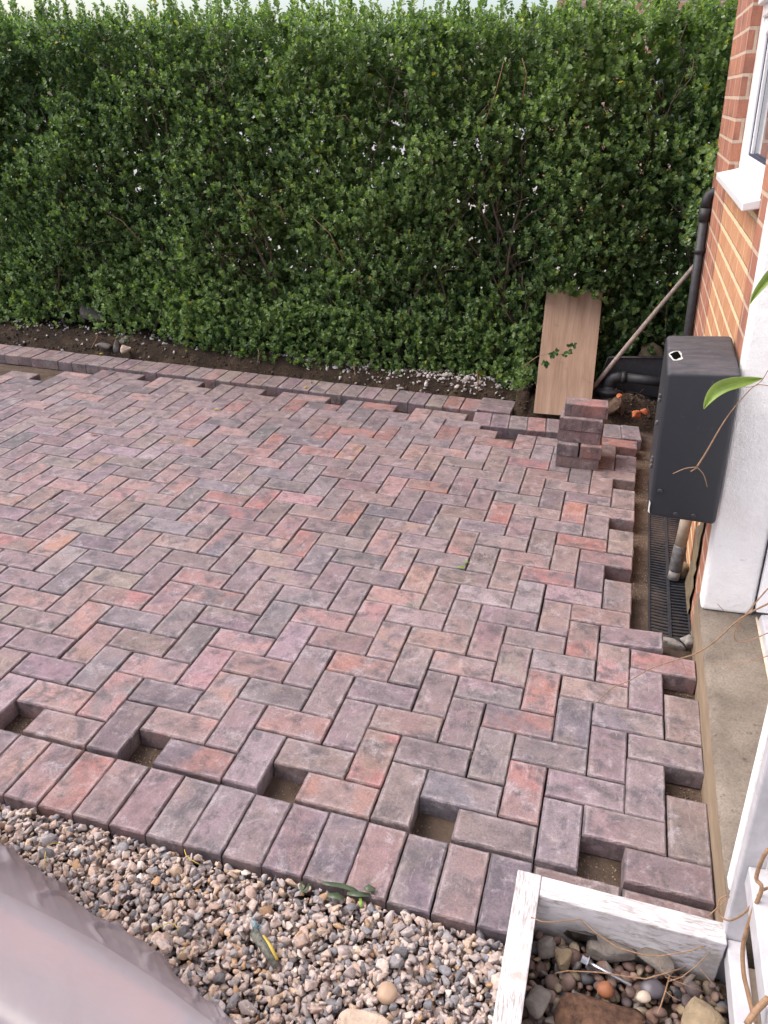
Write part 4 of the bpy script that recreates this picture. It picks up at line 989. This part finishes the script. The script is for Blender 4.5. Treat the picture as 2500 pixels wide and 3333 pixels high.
# channel drain
G = empty('drain_grate', (.955, 1.65, -.055)); tag(G, 'black ribbed plastic drain grate in the sand along the house', 'drain grate')
m = MB(); x0, x1, ya, yb = -.074, .072, -.56, .75
m.box(x0, x0 + .008, ya, yb, -.05, .0); m.box(x1 - .008, x1, ya, yb, -.05, .0); m.box(x0 + .008, x1 - .008, ya, ya + .012, -.05, -.001); m.box(-.006, .006, ya + .012, yb, -.02, .001)
m.build('frame', M['grate'], G, False, .0015)
m = MB(); y = ya + .022
while y < yb:
    for (a, b, s) in ((x0 + .008, -.006, 1), (.006, x1 - .008, 1)):
        n = 5; pts = []
        for k in range(n + 1):
            t = k / n; xx = a + (b - a) * t; yy = y - (.006 * math.sin(math.pi * (xx - x0) / (x1 - x0)))
            pts.append((xx, yy))
        vs = [(x, q - .004, -.003) for x, q in pts] + [(x, q + .004, -.003) for x, q in pts] + [(x, q + .004, -.016) for x, q in pts] + [(x, q - .004, -.016) for x, q in pts]; N = n + 1
        fs = []
        for k in range(n):
            for s_ in range(4): fs.append((s_ * N + k, s_ * N + k + 1, ((s_ + 1) % 4) * N + k + 1, ((s_ + 1) % 4) * N + k))
        m.add(vs, fs)
    y += .0205
m.build('slats', M['grate'], G)
m = MB(); m.box(x0 + .004, x1 - .004, ya + .006, yb, -.09, -.05); m.build('trough', M['gasket'], G)
# mortar smears and haunching round the grate
for k, (x, y, z, d, rz) in enumerate([(1.005, 1.062, -.03, (.05, .045, .04), .3), (.955, 1.058, -.05, (.10, .035, .045), .1)]):
    rock('cement_lump', (x, y, z), d, (0, .1, rz), M['cement'], ['crusty grey cement lump between grate end and step', 'smooth grey cement haunch at the grate end under the red paver'][k], 'cement lump', 80 + k)
rock('cement_lump', (1.0, 1.545, -.035), (.05, .085, .05), (0, .2, .1), M['sandstone_dark'], 'tan cement patch behind the waste pipe foot', 'cement lump', 84)
# waste pipe
def waste_pipe():
    e = onz(2192, 1880, -.045); root = empty('waste_pipe', tuple(e)); o = Vector(e)
    top = Vector(onplane(2234, 1690, 1, e[1] + .03)); d = (top - o)
    m = MB(); m.tube([d * .52, d * 1.35], .0215, 18); m.build('pipe', M['pipe_grey'], root, True)
    m = MB(); m.tube([d * .13, d * .15, d * .54, d * .56], [.0225, .0245, .0245, .0225], 18); m.build('coupler', M['coupler'], root, True)
    m = MB(); m.tube([d * -.02, d * .14], [.022, .021], 18); m.build('spout', M['cement'], root, True)
    tag(root, 'grey plastic waste pipe ending in a dark coupler over the grate', 'waste pipe')
waste_pipe()
# render patch on the wall foot
m = MB(); r_ = random.Random(5)
vs = []; fs = []; nz = 14
for k in range(nz):
    z = -.06 + .42 * k / (nz - 1)
    for y in (1.25 + .03 * r_.random(), 1.45 + .06 * r_.random() - .15 * k / nz): vs.append((-.006 - .006 * r_.random(), y, z))
for k in range(nz - 1): fs.append((2 * k, 2 * k + 1, 2 * k + 3, 2 * k + 2))
m.add(vs, fs); m.build('mortar_patch', M['sandstone_dark'], H)

# ------------------------------------------------------------------ white planter, trellis
Pl = empty('planter_frame', (.80, -.14, 0)); tag(Pl, 'flaking white timber planter frame at the front corner', 'planter')
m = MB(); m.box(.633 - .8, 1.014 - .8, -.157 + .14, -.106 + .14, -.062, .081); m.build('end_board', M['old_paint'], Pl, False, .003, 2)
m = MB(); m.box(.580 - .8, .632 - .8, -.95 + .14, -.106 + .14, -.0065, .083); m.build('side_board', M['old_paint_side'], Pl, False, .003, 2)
Tn = house_empty('trellis', 0, -.133, 0); tag(Tn, 'white painted timber post and rails at the house corner with a climber on it', 'trellis')
m = MB(); m.box(-.012, .034, 0, .03, -.08, .9); m.build('post', M['pvc_grey'], Tn, False, .0045, 2)
for z in (.07, .29, .52):
    m = MB(); m.box(-.006 + .028 * z, .03 + .03 * z, -.9, -.0008, z - .05, z); m.build('rail', M['pvc_grey'], Tn, False, .003, 2)
m = MB(); m.box(.034, .09, -.9, -.02, -.08, .02); m.build('board', M['pipe_grey'], Tn)
# planter filling
flat('planter_soil', .60, 1.25, -1.0, -.15, -.05, M['soil'])
r = np.random.default_rng(52); pa = jgrid(r, .64, 1.04, -.62, -.165, .020); pb = jgrid(r, .64, 1.04, -.62, -.165, .024)
pos = np.concatenate([np.c_[pa, r.normal(-.040, .004, len(pa))], np.c_[pb, r.normal(-.024, .005, len(pb))]])
sz = np.clip(r.lognormal(math.log(.0105), .36, len(pos)), .0055, .021)
PP = [(.125, .078, .066), (.15, .10, .085), (.09, .068, .07), (.18, .13, .092), (.08, .078, .088), (.20, .16, .115), (.30, .10, .045), (.15, .12, .08)]
o = scatter('planter_pebbles', pos, sz, PP, [16, 16, 10, 8, 9, 5, .01, 8], M['pebble'], 53, False, ICO3, .5, True)
tag(o, 'damp rounded brown and purple pebbles inside the white planter', 'pebbles', kind='stuff')
r = np.random.default_rng(54); pa = jgrid(r, .64, 1.0, -.6, -.17, .036); pos = np.c_[pa, r.normal(-.018, .004, len(pa))]
o = scatter('planter_stones', pos, np.clip(r.lognormal(math.log(.0135), .25, len(pos)), .008, .022), [(.15, .125, .11), (.12, .105, .10), (.20, .145, .09), (.17, .105, .08)], [5, 4, 2, 3], M['pebble'], 55, True, nsh=20, chips=1.0)
tag(o, 'angular grey and brown stones lying among the planter pebbles', 'stones', kind='stuff')
def at(u, v, z): q = onz(u, v, z); return (q[0], q[1], z)
q = at(1965, 3300, .0); rock('brown_rock', (q[0], q[1] - .012, -.005), (.185, .11, .06), (0, 0, -.12), M['brown_rock'], 'big rusty brown rock lying in the planter pebbles', 'rock', 90)
q = at(2300, 3310, .0); rock('yellow_rock', (q[0], q[1] - .01, 0), (.085, .075, .06), (.2, .1, -.4), M['sandstone'], 'pale yellow sandstone lump against the trellis post', 'rock', 91)
q = at(1885, 3050, .0); rock('black_slate', (q[0], q[1] + .0, .0), (.075, .012, .085), (.35, 0, 0.05), M['slate'], 'wet black slate piece standing at the planter board', 'slate', 92)
q = at(2000, 3095, -.005); rock('concrete_chunk', (q[0], q[1] + .0, -.003), (.115, .045, .04), (.1, .05, .16), M['grey_rock'], 'long grey concrete chunk lying along the planter board', 'rubble', 93)
q = at(2135, 3120, -.005); rock('concrete_chunk', (q[0], q[1] + .0, -.006), (.095, .05, .03), (.1, .0, -.45), M['grey_rock'], 'flat grey stone slab right of the concrete chunk', 'rubble', 94)
q = at(2275, 3130, -.005); rock('black_slate', (q[0], q[1] + .02, -.0), (.08, .03, .06), (.15, 0, 0), M['slate'], 'black slate piece in the corner beside the trellis post', 'slate', 95)
q = at(1780, 3080, -.005); rock('grey_stone', (q[0], q[1], -.002), (.04, .05, .035), (.4, .2, .5), M['grey_rock'], 'grey wedge-shaped stone near the planter side board', 'stone', 96)
q = at(1830, 3130, -.005); rock('tan_stone', (q[0], q[1], .0), (.035, .05, .035), (.2, .2, .1), M['sandstone_dark'], 'tan angular stone left of the zinc bolt', 'stone', 97)
q = at(1972, 3215, .005); rock('orange_pebble', (q[0], q[1], -.002), (.034, .032, .028), (0, 0, .2), simple_mat('orange_stone', (.24, .09, .04), .65, .2, 20, .0005), 'round orange pebble above the brown rock', 'pebble', 98, False)
q = at(2125, 3215, .0); rock('purple_pebble', (q[0], q[1], -.004), (.05, .04, .032), (0, 0, .3), simple_mat('purple_stone', (.085, .075, .09), .45, .2, 20, .0005), 'large slate purple pebble at the middle of the planter', 'pebble', 99, False)
q = at(2095, 3245, .0); rock('cream_pebble', (q[0], q[1], .0), (.03, .024, .02), (0, 0, .5), simple_mat('cream_stone', (.46, .38, .31), .5, .15, 20, .0005), 'small cream pebble beside the purple pebble', 'pebble', 100, False)
q = at(1750, 3250, .0); rock('grey_stone', (q[0], q[1], 0), (.045, .07, .03), (.2, .3, -.3), M['grey_rock'], 'long grey stone beside the planter side board', 'stone', 101)
def bolt():
    a = np.array(at(1902, 3125, .012)); b = np.array(at(2055, 3208, .004)); root = empty('zinc_bolt', tuple(a)); d = Vector(b - a); dn = d.normalized()
    m = MB(); m.tube([Vector((0, 0, 0)), d], .0036, 10); m.build('shank', M['zinc'], root, True)
    m = MB(); m.tube([dn * .006, dn * .0085], .0125, 18); m.build('washer', M['zinc'], root)
    m = MB(); m.tube([dn * -.006, dn * .006], .0078, 6); m.build('head', M['zinc'], root)
    tag(root, 'zinc bolt with washer lying on the planter pebbles', 'bolt')
bolt()

# ------------------------------------------------------------------ climber, twigs
def twig(m, pix, depth, r0, r1):
    """depth: one y value per pixel, or a single one"""
    n = len(pix); ds = depth if isinstance(depth, (list, tuple)) else [depth] * n
    P = [Vector(onplane(u, v, 1, y)) for (u, v), y in zip(pix, ds)]
    # smooth the poly-line (Catmull-Rom)
    Q = []
    for k in range(n - 1):
        a, b, c, d = P[max(k - 1, 0)], P[k], P[k + 1], P[min(k + 2, n - 1)]
        for t in (0, .25, .5, .75): Q.append(.5 * ((2 * b) + (c - a) * t + (2 * a - 5 * b + 4 * c - d) * t * t + (3 * b - a - 3 * c + d) * t ** 3))
    Q.append(P[-1]); N = len(Q); m.tube(Q, [r0 + (r1 - r0) * k / (N - 1) for k in range(N)], 7)
CL = empty('climbing_plant', (1.08, -.1, 0)); tag(CL, 'bare brown climbing plant with a few big green leaves on the house', 'climber')
def cstem(list_, name='stem'):
    for args in list_:
        m = MB(); twig(m, *args); m.v = [(x - 1.08, y + .1, z) for x, y, z in m.v]; m.build(name, M['twig'], CL, True)
cstem([([(2500, 1965), (2440, 1995), (2390, 2030), (2330, 2085), (2270, 2125), (2210, 2145), (2120, 2175), (2050, 2215), (1992, 2240), (1930, 2300)], [.42, .44, .46, .48, .50, .52, .55, .58, .60, .62], .0024, .0011),
       ([(2500, 1915), (2440, 1985), (2400, 2040), (2390, 2075), (2410, 2090), (2440, 2085), (2500, 2060)], .46, .0018, .0013),
       ([(2500, 2135), (2450, 2150), (2390, 2165), (2340, 2160), (2315, 2152)], .5, .0013, .0007),
       ([(2335, 1965), (2380, 2015), (2420, 2060), (2470, 2110)], .5, .0008, .0006), ([(2220, 2150), (2228, 2175), (2240, 2205)], .5, .0007, .0004),
       ([(2500, 1205), (2478, 1240), (2440, 1270), (2380, 1340), (2340, 1400), (2300, 1470), (2268, 1520)], .30, .0007, .0018),
       ([(2268, 1520), (2230, 1525), (2190, 1542)], .30, .0011, .0009), ([(2268, 1520), (2290, 1545), (2302, 1585)], .30, .0010, .0008), ([(2268, 1522), (2248, 1535)], .30, .0014, .0013),
       ([(2500, 1255), (2470, 1252), (2440, 1260), (2405, 1256)], .31, .0010, .0006),
       ([(2500, 2765), (2480, 2800), (2462, 2860), (2480, 2890), (2450, 2970), (2420, 3070), (2420, 3160), (2435, 3230), (2460, 3333)], [-.2, -.2, -.2, -.21, -.22, -.23, -.25, -.27, -.3], .0036, .0046),
       ([(2500, 2890), (2475, 2905), (2430, 2965), (2380, 2995), (2350, 2985), (2338, 2950), (2345, 2925), (2370, 2913)], [-.2, -.2, -.2, -.19, -.17, -.16, -.15, -.15], .0028, .0010),
       ([(2300, 2986), (2335, 2955), (2375, 2918)], [-.17, -.16, -.15], .0012, .0012),
       ([(2500, 3250), (2460, 3290), (2430, 3333)], [-.42, -.43, -.45], .006, .0055)])
def big_leaf(pts_mid, half, y, yaw, label=None):
    """leaf from pixels: midrib, half widths in px, given depth"""
    n = len(pts_mid); vs, fs = [], []
    for k, ((u, v), w) in enumerate(zip(pts_mid, half)):
        a = pts_mid[max(k - 1, 0)]; b = pts_mid[min(k + 1, n - 1)]; t = Vector((b[0] - a[0], b[1] - a[1])).normalized(); nx, ny = -t.y, t.x
        for s, dy in ((-1, -.012 * w / 40), (-.5, -.002), (0, .004), (.5, -.003), (1, -.016 * w / 40)):
            p = onplane(u + nx * w * s, v + ny * w * s, 1, y + dy + yaw * k); vs.append((p[0] - 1.08, p[1] + .1, p[2]))
    for k in range(n - 1):
        for s in range(4): fs.append((k * 5 + s, k * 5 + s + 1, (k + 1) * 5 + s + 1, (k + 1) * 5 + s))
    m = MB(); m.add(vs, fs); me = m.mesh('leaf', True); o = link('leaf', me, M['climber_leaf'], CL)
    md = o.modifiers.new('thickness', 'SOLIDIFY'); md.thickness = .0008
    md = o.modifiers.new('smooth', 'SUBSURF'); md.levels = 1; md.render_levels = 2
big_leaf([(2483, 1231), (2450, 1237), (2410, 1243), (2370, 1250), (2335, 1265), (2312, 1290), (2297, 1315), (2291, 1332)], [2, 12, 19, 22, 24, 18, 9, 1], .29, -.004)
big_leaf([(2520, 880), (2490, 915), (2465, 945), (2450, 970), (2441, 990)], [18, 16, 12, 7, 1], .28, -.003)
big_leaf([(2408, 1256), (2396, 1258), (2388, 1265)], [3, 9, 2], .30, 0)
def loose_twig(pix, y, r0, r1, label, z=None):
    m = MB(); P = [Vector(onz(u, v, zz)) for (u, v), zz in zip(pix, z)]; b = P[0].copy(); m.tube([p - b for p in P], [r0 + (r1 - r0) * k / (len(P) - 1) for k in range(len(P))], 6)
    o = link('dry_twig', m.mesh('dry_twig', True), M['twig'], None, tuple(b)); tag(o, label, 'twig')
loose_twig([(1728, 2985), (1760, 3000), (1800, 3002), (1888, 2992), (1930, 3030), (2010, 3085), (2100, 3110), (2150, 3112), (2250, 3095), (2340, 3060)], 0, .0016, .0014, 'long dry twig arching across the inside of the planter', [.085, .075, .07, .062, .05, .035, .03, .03, .05, .07])
loose_twig([(1808, 3167), (1850, 3160), (1950, 3165), (2050, 3180), (2102, 3186), (2160, 3170), (2232, 3148)], 0, .0013, .0017, 'bent dry twig lying over the zinc bolt', [.012] * 7)
loose_twig([(2340, 3065), (2300, 3110), (2265, 3145), (2220, 3180), (2175, 3195)], 0, .0011, .0010, 'thin twig running down from the trellis post into the pebbles', [.06, .04, .03, .02, .012])
loose_twig([(2180, 3175), (2165, 3230), (2150, 3275), (2140, 3300)], 0, .0018, .0012, 'short dark twig lying between pebbles and yellow rock', [.012, .01, .01, .008])
loose_twig([(2165, 3180), (2230, 3205), (2290, 3228)], 0, .0008, .0006, 'hair-thin pale twig across the right-hand pebbles', [.012, .01, .008])
loose_twig([(2145, 3120), (2152, 3160), (2190, 3180), (2235, 3180)], 0, .0008, .0006, 'fine curved twig stalk at the flat grey slab', [.02, .014, .012, .012])
loose_twig([(2275, 3150), (2310, 3190), (2340, 3225)], 0, .0008, .0006, 'fine straight twig in front of the black corner slate', [.02, .012, .01])
loose_twig([(2165, 3225), (2195, 3250), (2215, 3258)], 0, .0008, .0006, 'tiny twig fork between the brown pebbles', [.014, .012, .012])

# ------------------------------------------------------------------ bits lying about
def leaf_on(u, v, L, rz, mat, label, z=.003, wid=.5):
    m = MB(); n = 7; vs, fs = [], []
    for k in range(n):
        t = k / (n - 1); w = math.sin(math.pi * min(1, t * .93 + .07)) ** .8 * wid * L / 2
        for s in (-1, 0, 1): vs.append((L * (t - .5), s * w, .003 * math.sin(3 * t) + .0025 * abs(s)))
    for k in range(n - 1):
        for s in range(2): fs.append((k * 3 + s, k * 3 + s + 1, (k + 1) * 3 + s + 1, (k + 1) * 3 + s))
    m.add(vs, fs); p = onz(u, v, z); o = link('fallen_leaf', m.mesh('fallen_leaf', True), mat, None, (p[0], p[1], z), (0, 0, rz))
    md = o.modifiers.new('thickness', 'SOLIDIFY'); md.thickness = .0006
    tag(o, label, 'leaf'); return o
leaf_on(1500, 1850, .03, -.3, M['green_leaf'], 'fresh green leaf lying on a block paver near the drain')
leaf_on(1518, 1833, .024, .5, M['green_leaf'], 'smaller green leaf touching the fresh leaf near the drain')
leaf_on(705, 1334, .03, .2, M['yellow_leaf'], 'yellow green leaf on the far pavers')
leaf_on(474, 1314, .018, 1.0, M['yellow_leaf'], 'tiny yellow leaf on the far left pavers')
leaf_on(305, 1415, .04, .5, M['brown_leaf'], 'rust brown dead leaf on the left of the patio')
leaf_on(995, 1262, .03, 1.2, M['yellow_leaf'], 'yellow leaf on the border below the hedge')
leaf_on(330, 1152, .03, 1.2, M['yellow_leaf'], 'yellow leaf at the left border end')
def strap(name, pix, z, w, mat, label):
    P = [Vector(onz(u, v, zz)) for (u, v), zz in zip(pix, z)]; b = P[0].copy(); vs, fs = [], []; n = len(P)
    for k in range(n):
        t = (P[min(k + 1, n - 1)] - P[max(k - 1, 0)]).normalized(); s = t.cross(Vector((0, 0, 1))).normalized(); ww = w * (1 if 0 < k < n - 1 else .55)
        for q in (-1, 0, 1): vs.append(P[k] - b + s * ww * q + Vector((0, 0, .002 * abs(q))))
    for k in range(n - 1):
        for q in range(2): fs.append((k * 3 + q, k * 3 + q + 1, (k + 1) * 3 + q + 1, (k + 1) * 3 + q))
    m = MB(); m.add(vs, fs); o = link(name, m.mesh(name, True), mat, None, tuple(b)); md = o.modifiers.new('thickness', 'SOLIDIFY'); md.thickness = .0008; tag(o, label, 'leaf' if 'leaf' in name else 'strip')
strap('strap_leaf', [(1048, 2875), (1080, 2880), (1115, 2885), (1150, 2898), (1175, 2915)], [.004, .003, .0, -.006, -.012], .006, M['dark_green'], 'long dark strap leaf lying along the border edge')
strap('strap_leaf', [(1130, 2910), (1165, 2912), (1205, 2915)], [-.006, -.004, -.006], .0075, M['dark_green'], 'broad pale green strap leaf on the gravel by the border')
strap('strap_leaf', [(1185, 2895), (1200, 2888), (1215, 2898), (1212, 2910)], [.002, .004, .002, -.004], .007, M['dark_green'], 'curled leaf tip standing up at the border edge')
strap('strap_leaf', [(1172, 2920), (1174, 2940), (1176, 2955)], [-.008, -.010, -.012], .004, M['green_leaf'], 'bright green leaf stalk on the gravel')
strap('strap_leaf', [(985, 2870), (978, 2885), (985, 2905), (1000, 2895), (1008, 2875)], [-.004, -.004, -.006, -.006, -.004], .004, M['dark_green'], 'dark curled leaf at the border, leftmost of the cut leaves')
strap('strap_leaf', [(1065, 2915), (1095, 2918), (1120, 2928)], [-.008, -.008, -.010], .009, M['dark_green'], 'crumpled dark leaf on the gravel under the strap leaves')
def cord(pix, label):
    m = MB(); P = [Vector(onz(u, v, -.006)) for u, v in pix]; b = P[0].copy(); m.tube([p - b for p in P], .0011, 6); o = link('plastic_thread', m.mesh('plastic_thread', True), M['yellow'], None, tuple(b)); tag(o, label, 'thread')
cord([(493, 3042), (505, 3025), (530, 3012), (550, 3003), (570, 3010), (582, 3030)], 'looped yellow plastic thread on the gravel beside the sheet')
cord([(588, 3110), (600, 3090), (606, 3082)], 'short yellow thread on the gravel right of the sheet')
cord([(600, 2765), (606, 2785), (625, 2800), (652, 2815)], 'yellow thread on the gravel near the border')
cord([(142, 2830), (145, 2800), (150, 2760), (170, 2745), (200, 2745)], 'bent yellow thread at the left of the gravel')
def torn_hose():
    a, b = np.array(onz(828, 3035, -.006)), np.array(onz(898, 3146, -.012)); root = empty('torn_hose', tuple(a)); d = Vector(b - a)
    m = MB(); m.tube([Vector((0, 0, 0)), d * .5 + Vector((0, 0, .003)), d], [.011, .010, .007], 10); m.build('tube', simple_mat('mottled_hose', (.06, .065, .055), .6, .5, 130, .001, .4, 0, (.20, .20, .17)), root, True)
    m = MB(); s = Vector((.011, .004, .004)); m.tube([d * .15 + s, d * .5 + s * 1.05, d * .85 + s * .8], [.004, .0055, .004], 6); m.build('yellow_lining', M['yellow'], root, True)
    m = MB(); r_ = random.Random(4)
    for k in range(12):
        e = Vector((r_.gauss(0, .012), r_.gauss(.014, .008), r_.uniform(.0, .016))); m.tube([Vector((r_.gauss(0, .004), 0, 0)), e * .6, e + Vector((r_.gauss(0, .006), 0, -.004))], .0007, 4)
    m.build('fray', M['blue'], root, True); tag(root, 'torn piece of hose with yellow lining and blue frayed end on the gravel', 'hose')
torn_hose()
q = onz(1190, 3345, 0); rock('pale_stone', (q[0], q[1] - .005, -.005), (.12, .07, .05), (0, 0, .1), M['pale_rock'], 'big pale pitted stone on the gravel at the picture bottom', 'stone', 110)
q = onz(1260, 3230, -.01); rock('round_stone', (q[0], q[1], -.012), (.042, .045, .03), (0, 0, .1), simple_mat('tan_round_stone', (.40, .28, .20), .6, .15, 20, .0005), 'smooth round tan pebble on the gravel above the pale stone', 'stone', 111, False)

# ------------------------------------------------------------------ covered brick pile and polythene sheet
BP = empty('brick_pile', (-.5, -1.05, 0)); tag(BP, 'pile of red bricks under the clear plastic sheet', 'brick pile')
r_ = random.Random(12); m = MB()
ca_, cb_ = Vector(onz(610, 3285, .33)), Vector(onz(-350, 2745, .33)); ang = math.atan2(cb_.y - ca_.y, cb_.x - ca_.x)   # front top edge of the pile
rot = Matrix.Rotation(ang, 4, 'Z'); cb_ = None
def pile_box(m, x0, x1, y0, y1, z0, z1):
    m2 = MB(); m2.box(x0, x1, y0, y1, z0, z1); m.add([tuple(rot @ Vector(p) + ca_ - Vector((-.5, -1.05, ca_.z))) for p in m2.v], m2.f)
for lay in range(4):          # bricks on edge along the front, a second row lower down behind them
    for ix in range(5):
        x0 = .218 * ix + (.06 if lay % 2 else 0); z1 = .335 - lay * .104
        pile_box(m, x0, x0 + .2165, .006, .062, z1 - .101, z1)
        if lay: pile_box(m, x0 + .03, x0 + .2465, .225, .285, z1 - .121, z1 - .02)
m.build('bricks', M['pile_brick'], BP, False, .004)
m = MB()
for ix in range(5):
    for k in range(3): pile_box(m, .215 * ix, .215 * ix + .2, .066, .222, -.06 + k * .08, .015 + k * .08)
m.build('pavers', simple_mat('dark_hollow_filler', (.12, .095, .115), .9, .3, 20, .003), BP, False, .004)  # added filler blocks, dark colour stands in for the shaded hollow
def sheet():
    # profile from the ridge (top edge of the pile) down to the flap's free edge and back over the pile top
    ridge = [np.array(onz(u, v, .345)) for u, v in ((-1500, 2270), (-700, 2560), (-350, 2740), (0, 2905), (169, 2990), (338, 3080), (506, 3190), (640, 3290), (720, 3350), (800, 3430))]
    edge = [np.array(onz(u, v, z)) for (u, v), z in zip(((-1500, 2080), (-700, 2350), (-350, 2540), (0, 2732), (150, 2850), (316, 2998), (506, 3092), (600, 3225), (695, 3296), (860, 3420)), (.02, .02, .02, .03, .04, .05, .06, .09, .14, .2))]
    def interp(P, n):
        P = np.array(P); t = np.linspace(0, len(P) - 1, n); k = np.minimum(t.astype(int), len(P) - 2); f = (t - k)[:, None]; f = f * f * (3 - 2 * f) * .35 + f * .65
        return P[k] * (1 - f) + P[k + 1] * f
    n = 150; Rg, Ed = interp(ridge, n), interp(edge, n); rows = []
    s = np.linspace(0, 1, n)
    for t in np.linspace(0, 1, 40):     # flap, from the free edge up to the ridge
        p = Ed * (1 - t) + Rg * t; p[:, 2] += (.05 * math.sin(math.pi * t) - .06 * t * (1 - t)) * np.ones(n)
        crz = np.abs(((s * 9 + .7 * t + .25 * fbm(s * 12, s * 0 + t * 4, 125, 2, 2.0)) % 1.0) - .5); crz2 = np.abs(((s * 23 - 1.4 * t) % 1.0) - .5)
        fold = .012 * np.exp(-(crz / .05) ** 2) * (.25 + .75 * (1 - t)) * (t < .93) + .005 * np.exp(-(crz2 / .07) ** 2) * (1 - t) + .006 * fbm(s * 10, s * 0 + t * 3, 121, 2, 3.0) * (1 - t)
        p[:, 2] += fold; p[:, 1] += fold * .5; rows.append(p)
    for t in np.linspace(.03, 1, 50):   # over the top of the pile towards the camera
        p = Rg.copy(); q_ = max(0, t - .16); p[:, 1] -= .15 * min(t, .16) / .16 + .30 * q_; p[:, 0] -= .10 * t
        p[:, 2] += .010 * (1 - math.exp(-t * 20)) - .42 * q_ * min(1, .3 + 3 * q_) + .005 * fbm(p[:, 0], p[:, 1], 123, 3, 7.0) * min(1, t * 6); rows.append(p)
    V = np.array(rows).reshape(-1, 3); i = np.arange(len(rows) * n).reshape(len(rows), n)
    f = np.stack([i[:-1, :-1], i[:-1, 1:], i[1:, 1:], i[1:, :-1]], -1).reshape(-1, 4)
    o = link('plastic_sheet', np_mesh('plastic_sheet', V, f, smooth=True), M['sheet'])
    tag(o, 'clear polythene sheet draped over the brick pile at the lower left', 'plastic sheet')
sheet()

# ------------------------------------------------------------------ beyond the hedge
N = empty('neighbour_house', (4.0, 13.0, 0)); tag(N, 'pale brick house glimpsed over the hedge top at the right', 'house')
t = NT('far_brick'); oc = t.coord(); b = t.node('TexBrick', ins={'Vector': t.map(oc, rot=(math.pi / 2, 0, 0)), 'Color1': (.50, .26, .17, 1), 'Color2': (.42, .20, .13, 1), 'Mortar': (.5, .42, .35, 1), 'Scale': 1.0, 'Brick Width': .225, 'Row Height': .075, 'Mortar Size': .01}); t.fin(b.outputs[0], .9)
m = MB(); m.box(-4.6, 4, -3, 4, -.1, 4.8); m.build('wall', t.m, N)
m = MB(); m.add([(-4.8, -3.3, 4.75), (4.2, -3.3, 4.75), (4.2, 4.3, 4.75), (-4.8, 4.3, 4.75), (-4.8, .5, 7), (4.2, .5, 7)], [(0, 1, 5, 4), (2, 3, 4, 5), (0, 4, 3), (1, 2, 5), (0, 3, 2, 1)]); m.build('roof', M['roof'], N)
for x in (-3.4, -.5):
    m = MB(); m.box(x, x + 1.3, -3.04, -2.98, 1.1, 2.3); w2 = m.build('window', M['pvc'], N); m = MB(); m.box(x + .08, x + 1.22, -3.05, -3.03, 1.18, 2.22); m.build('pane', M['glass'], w2)
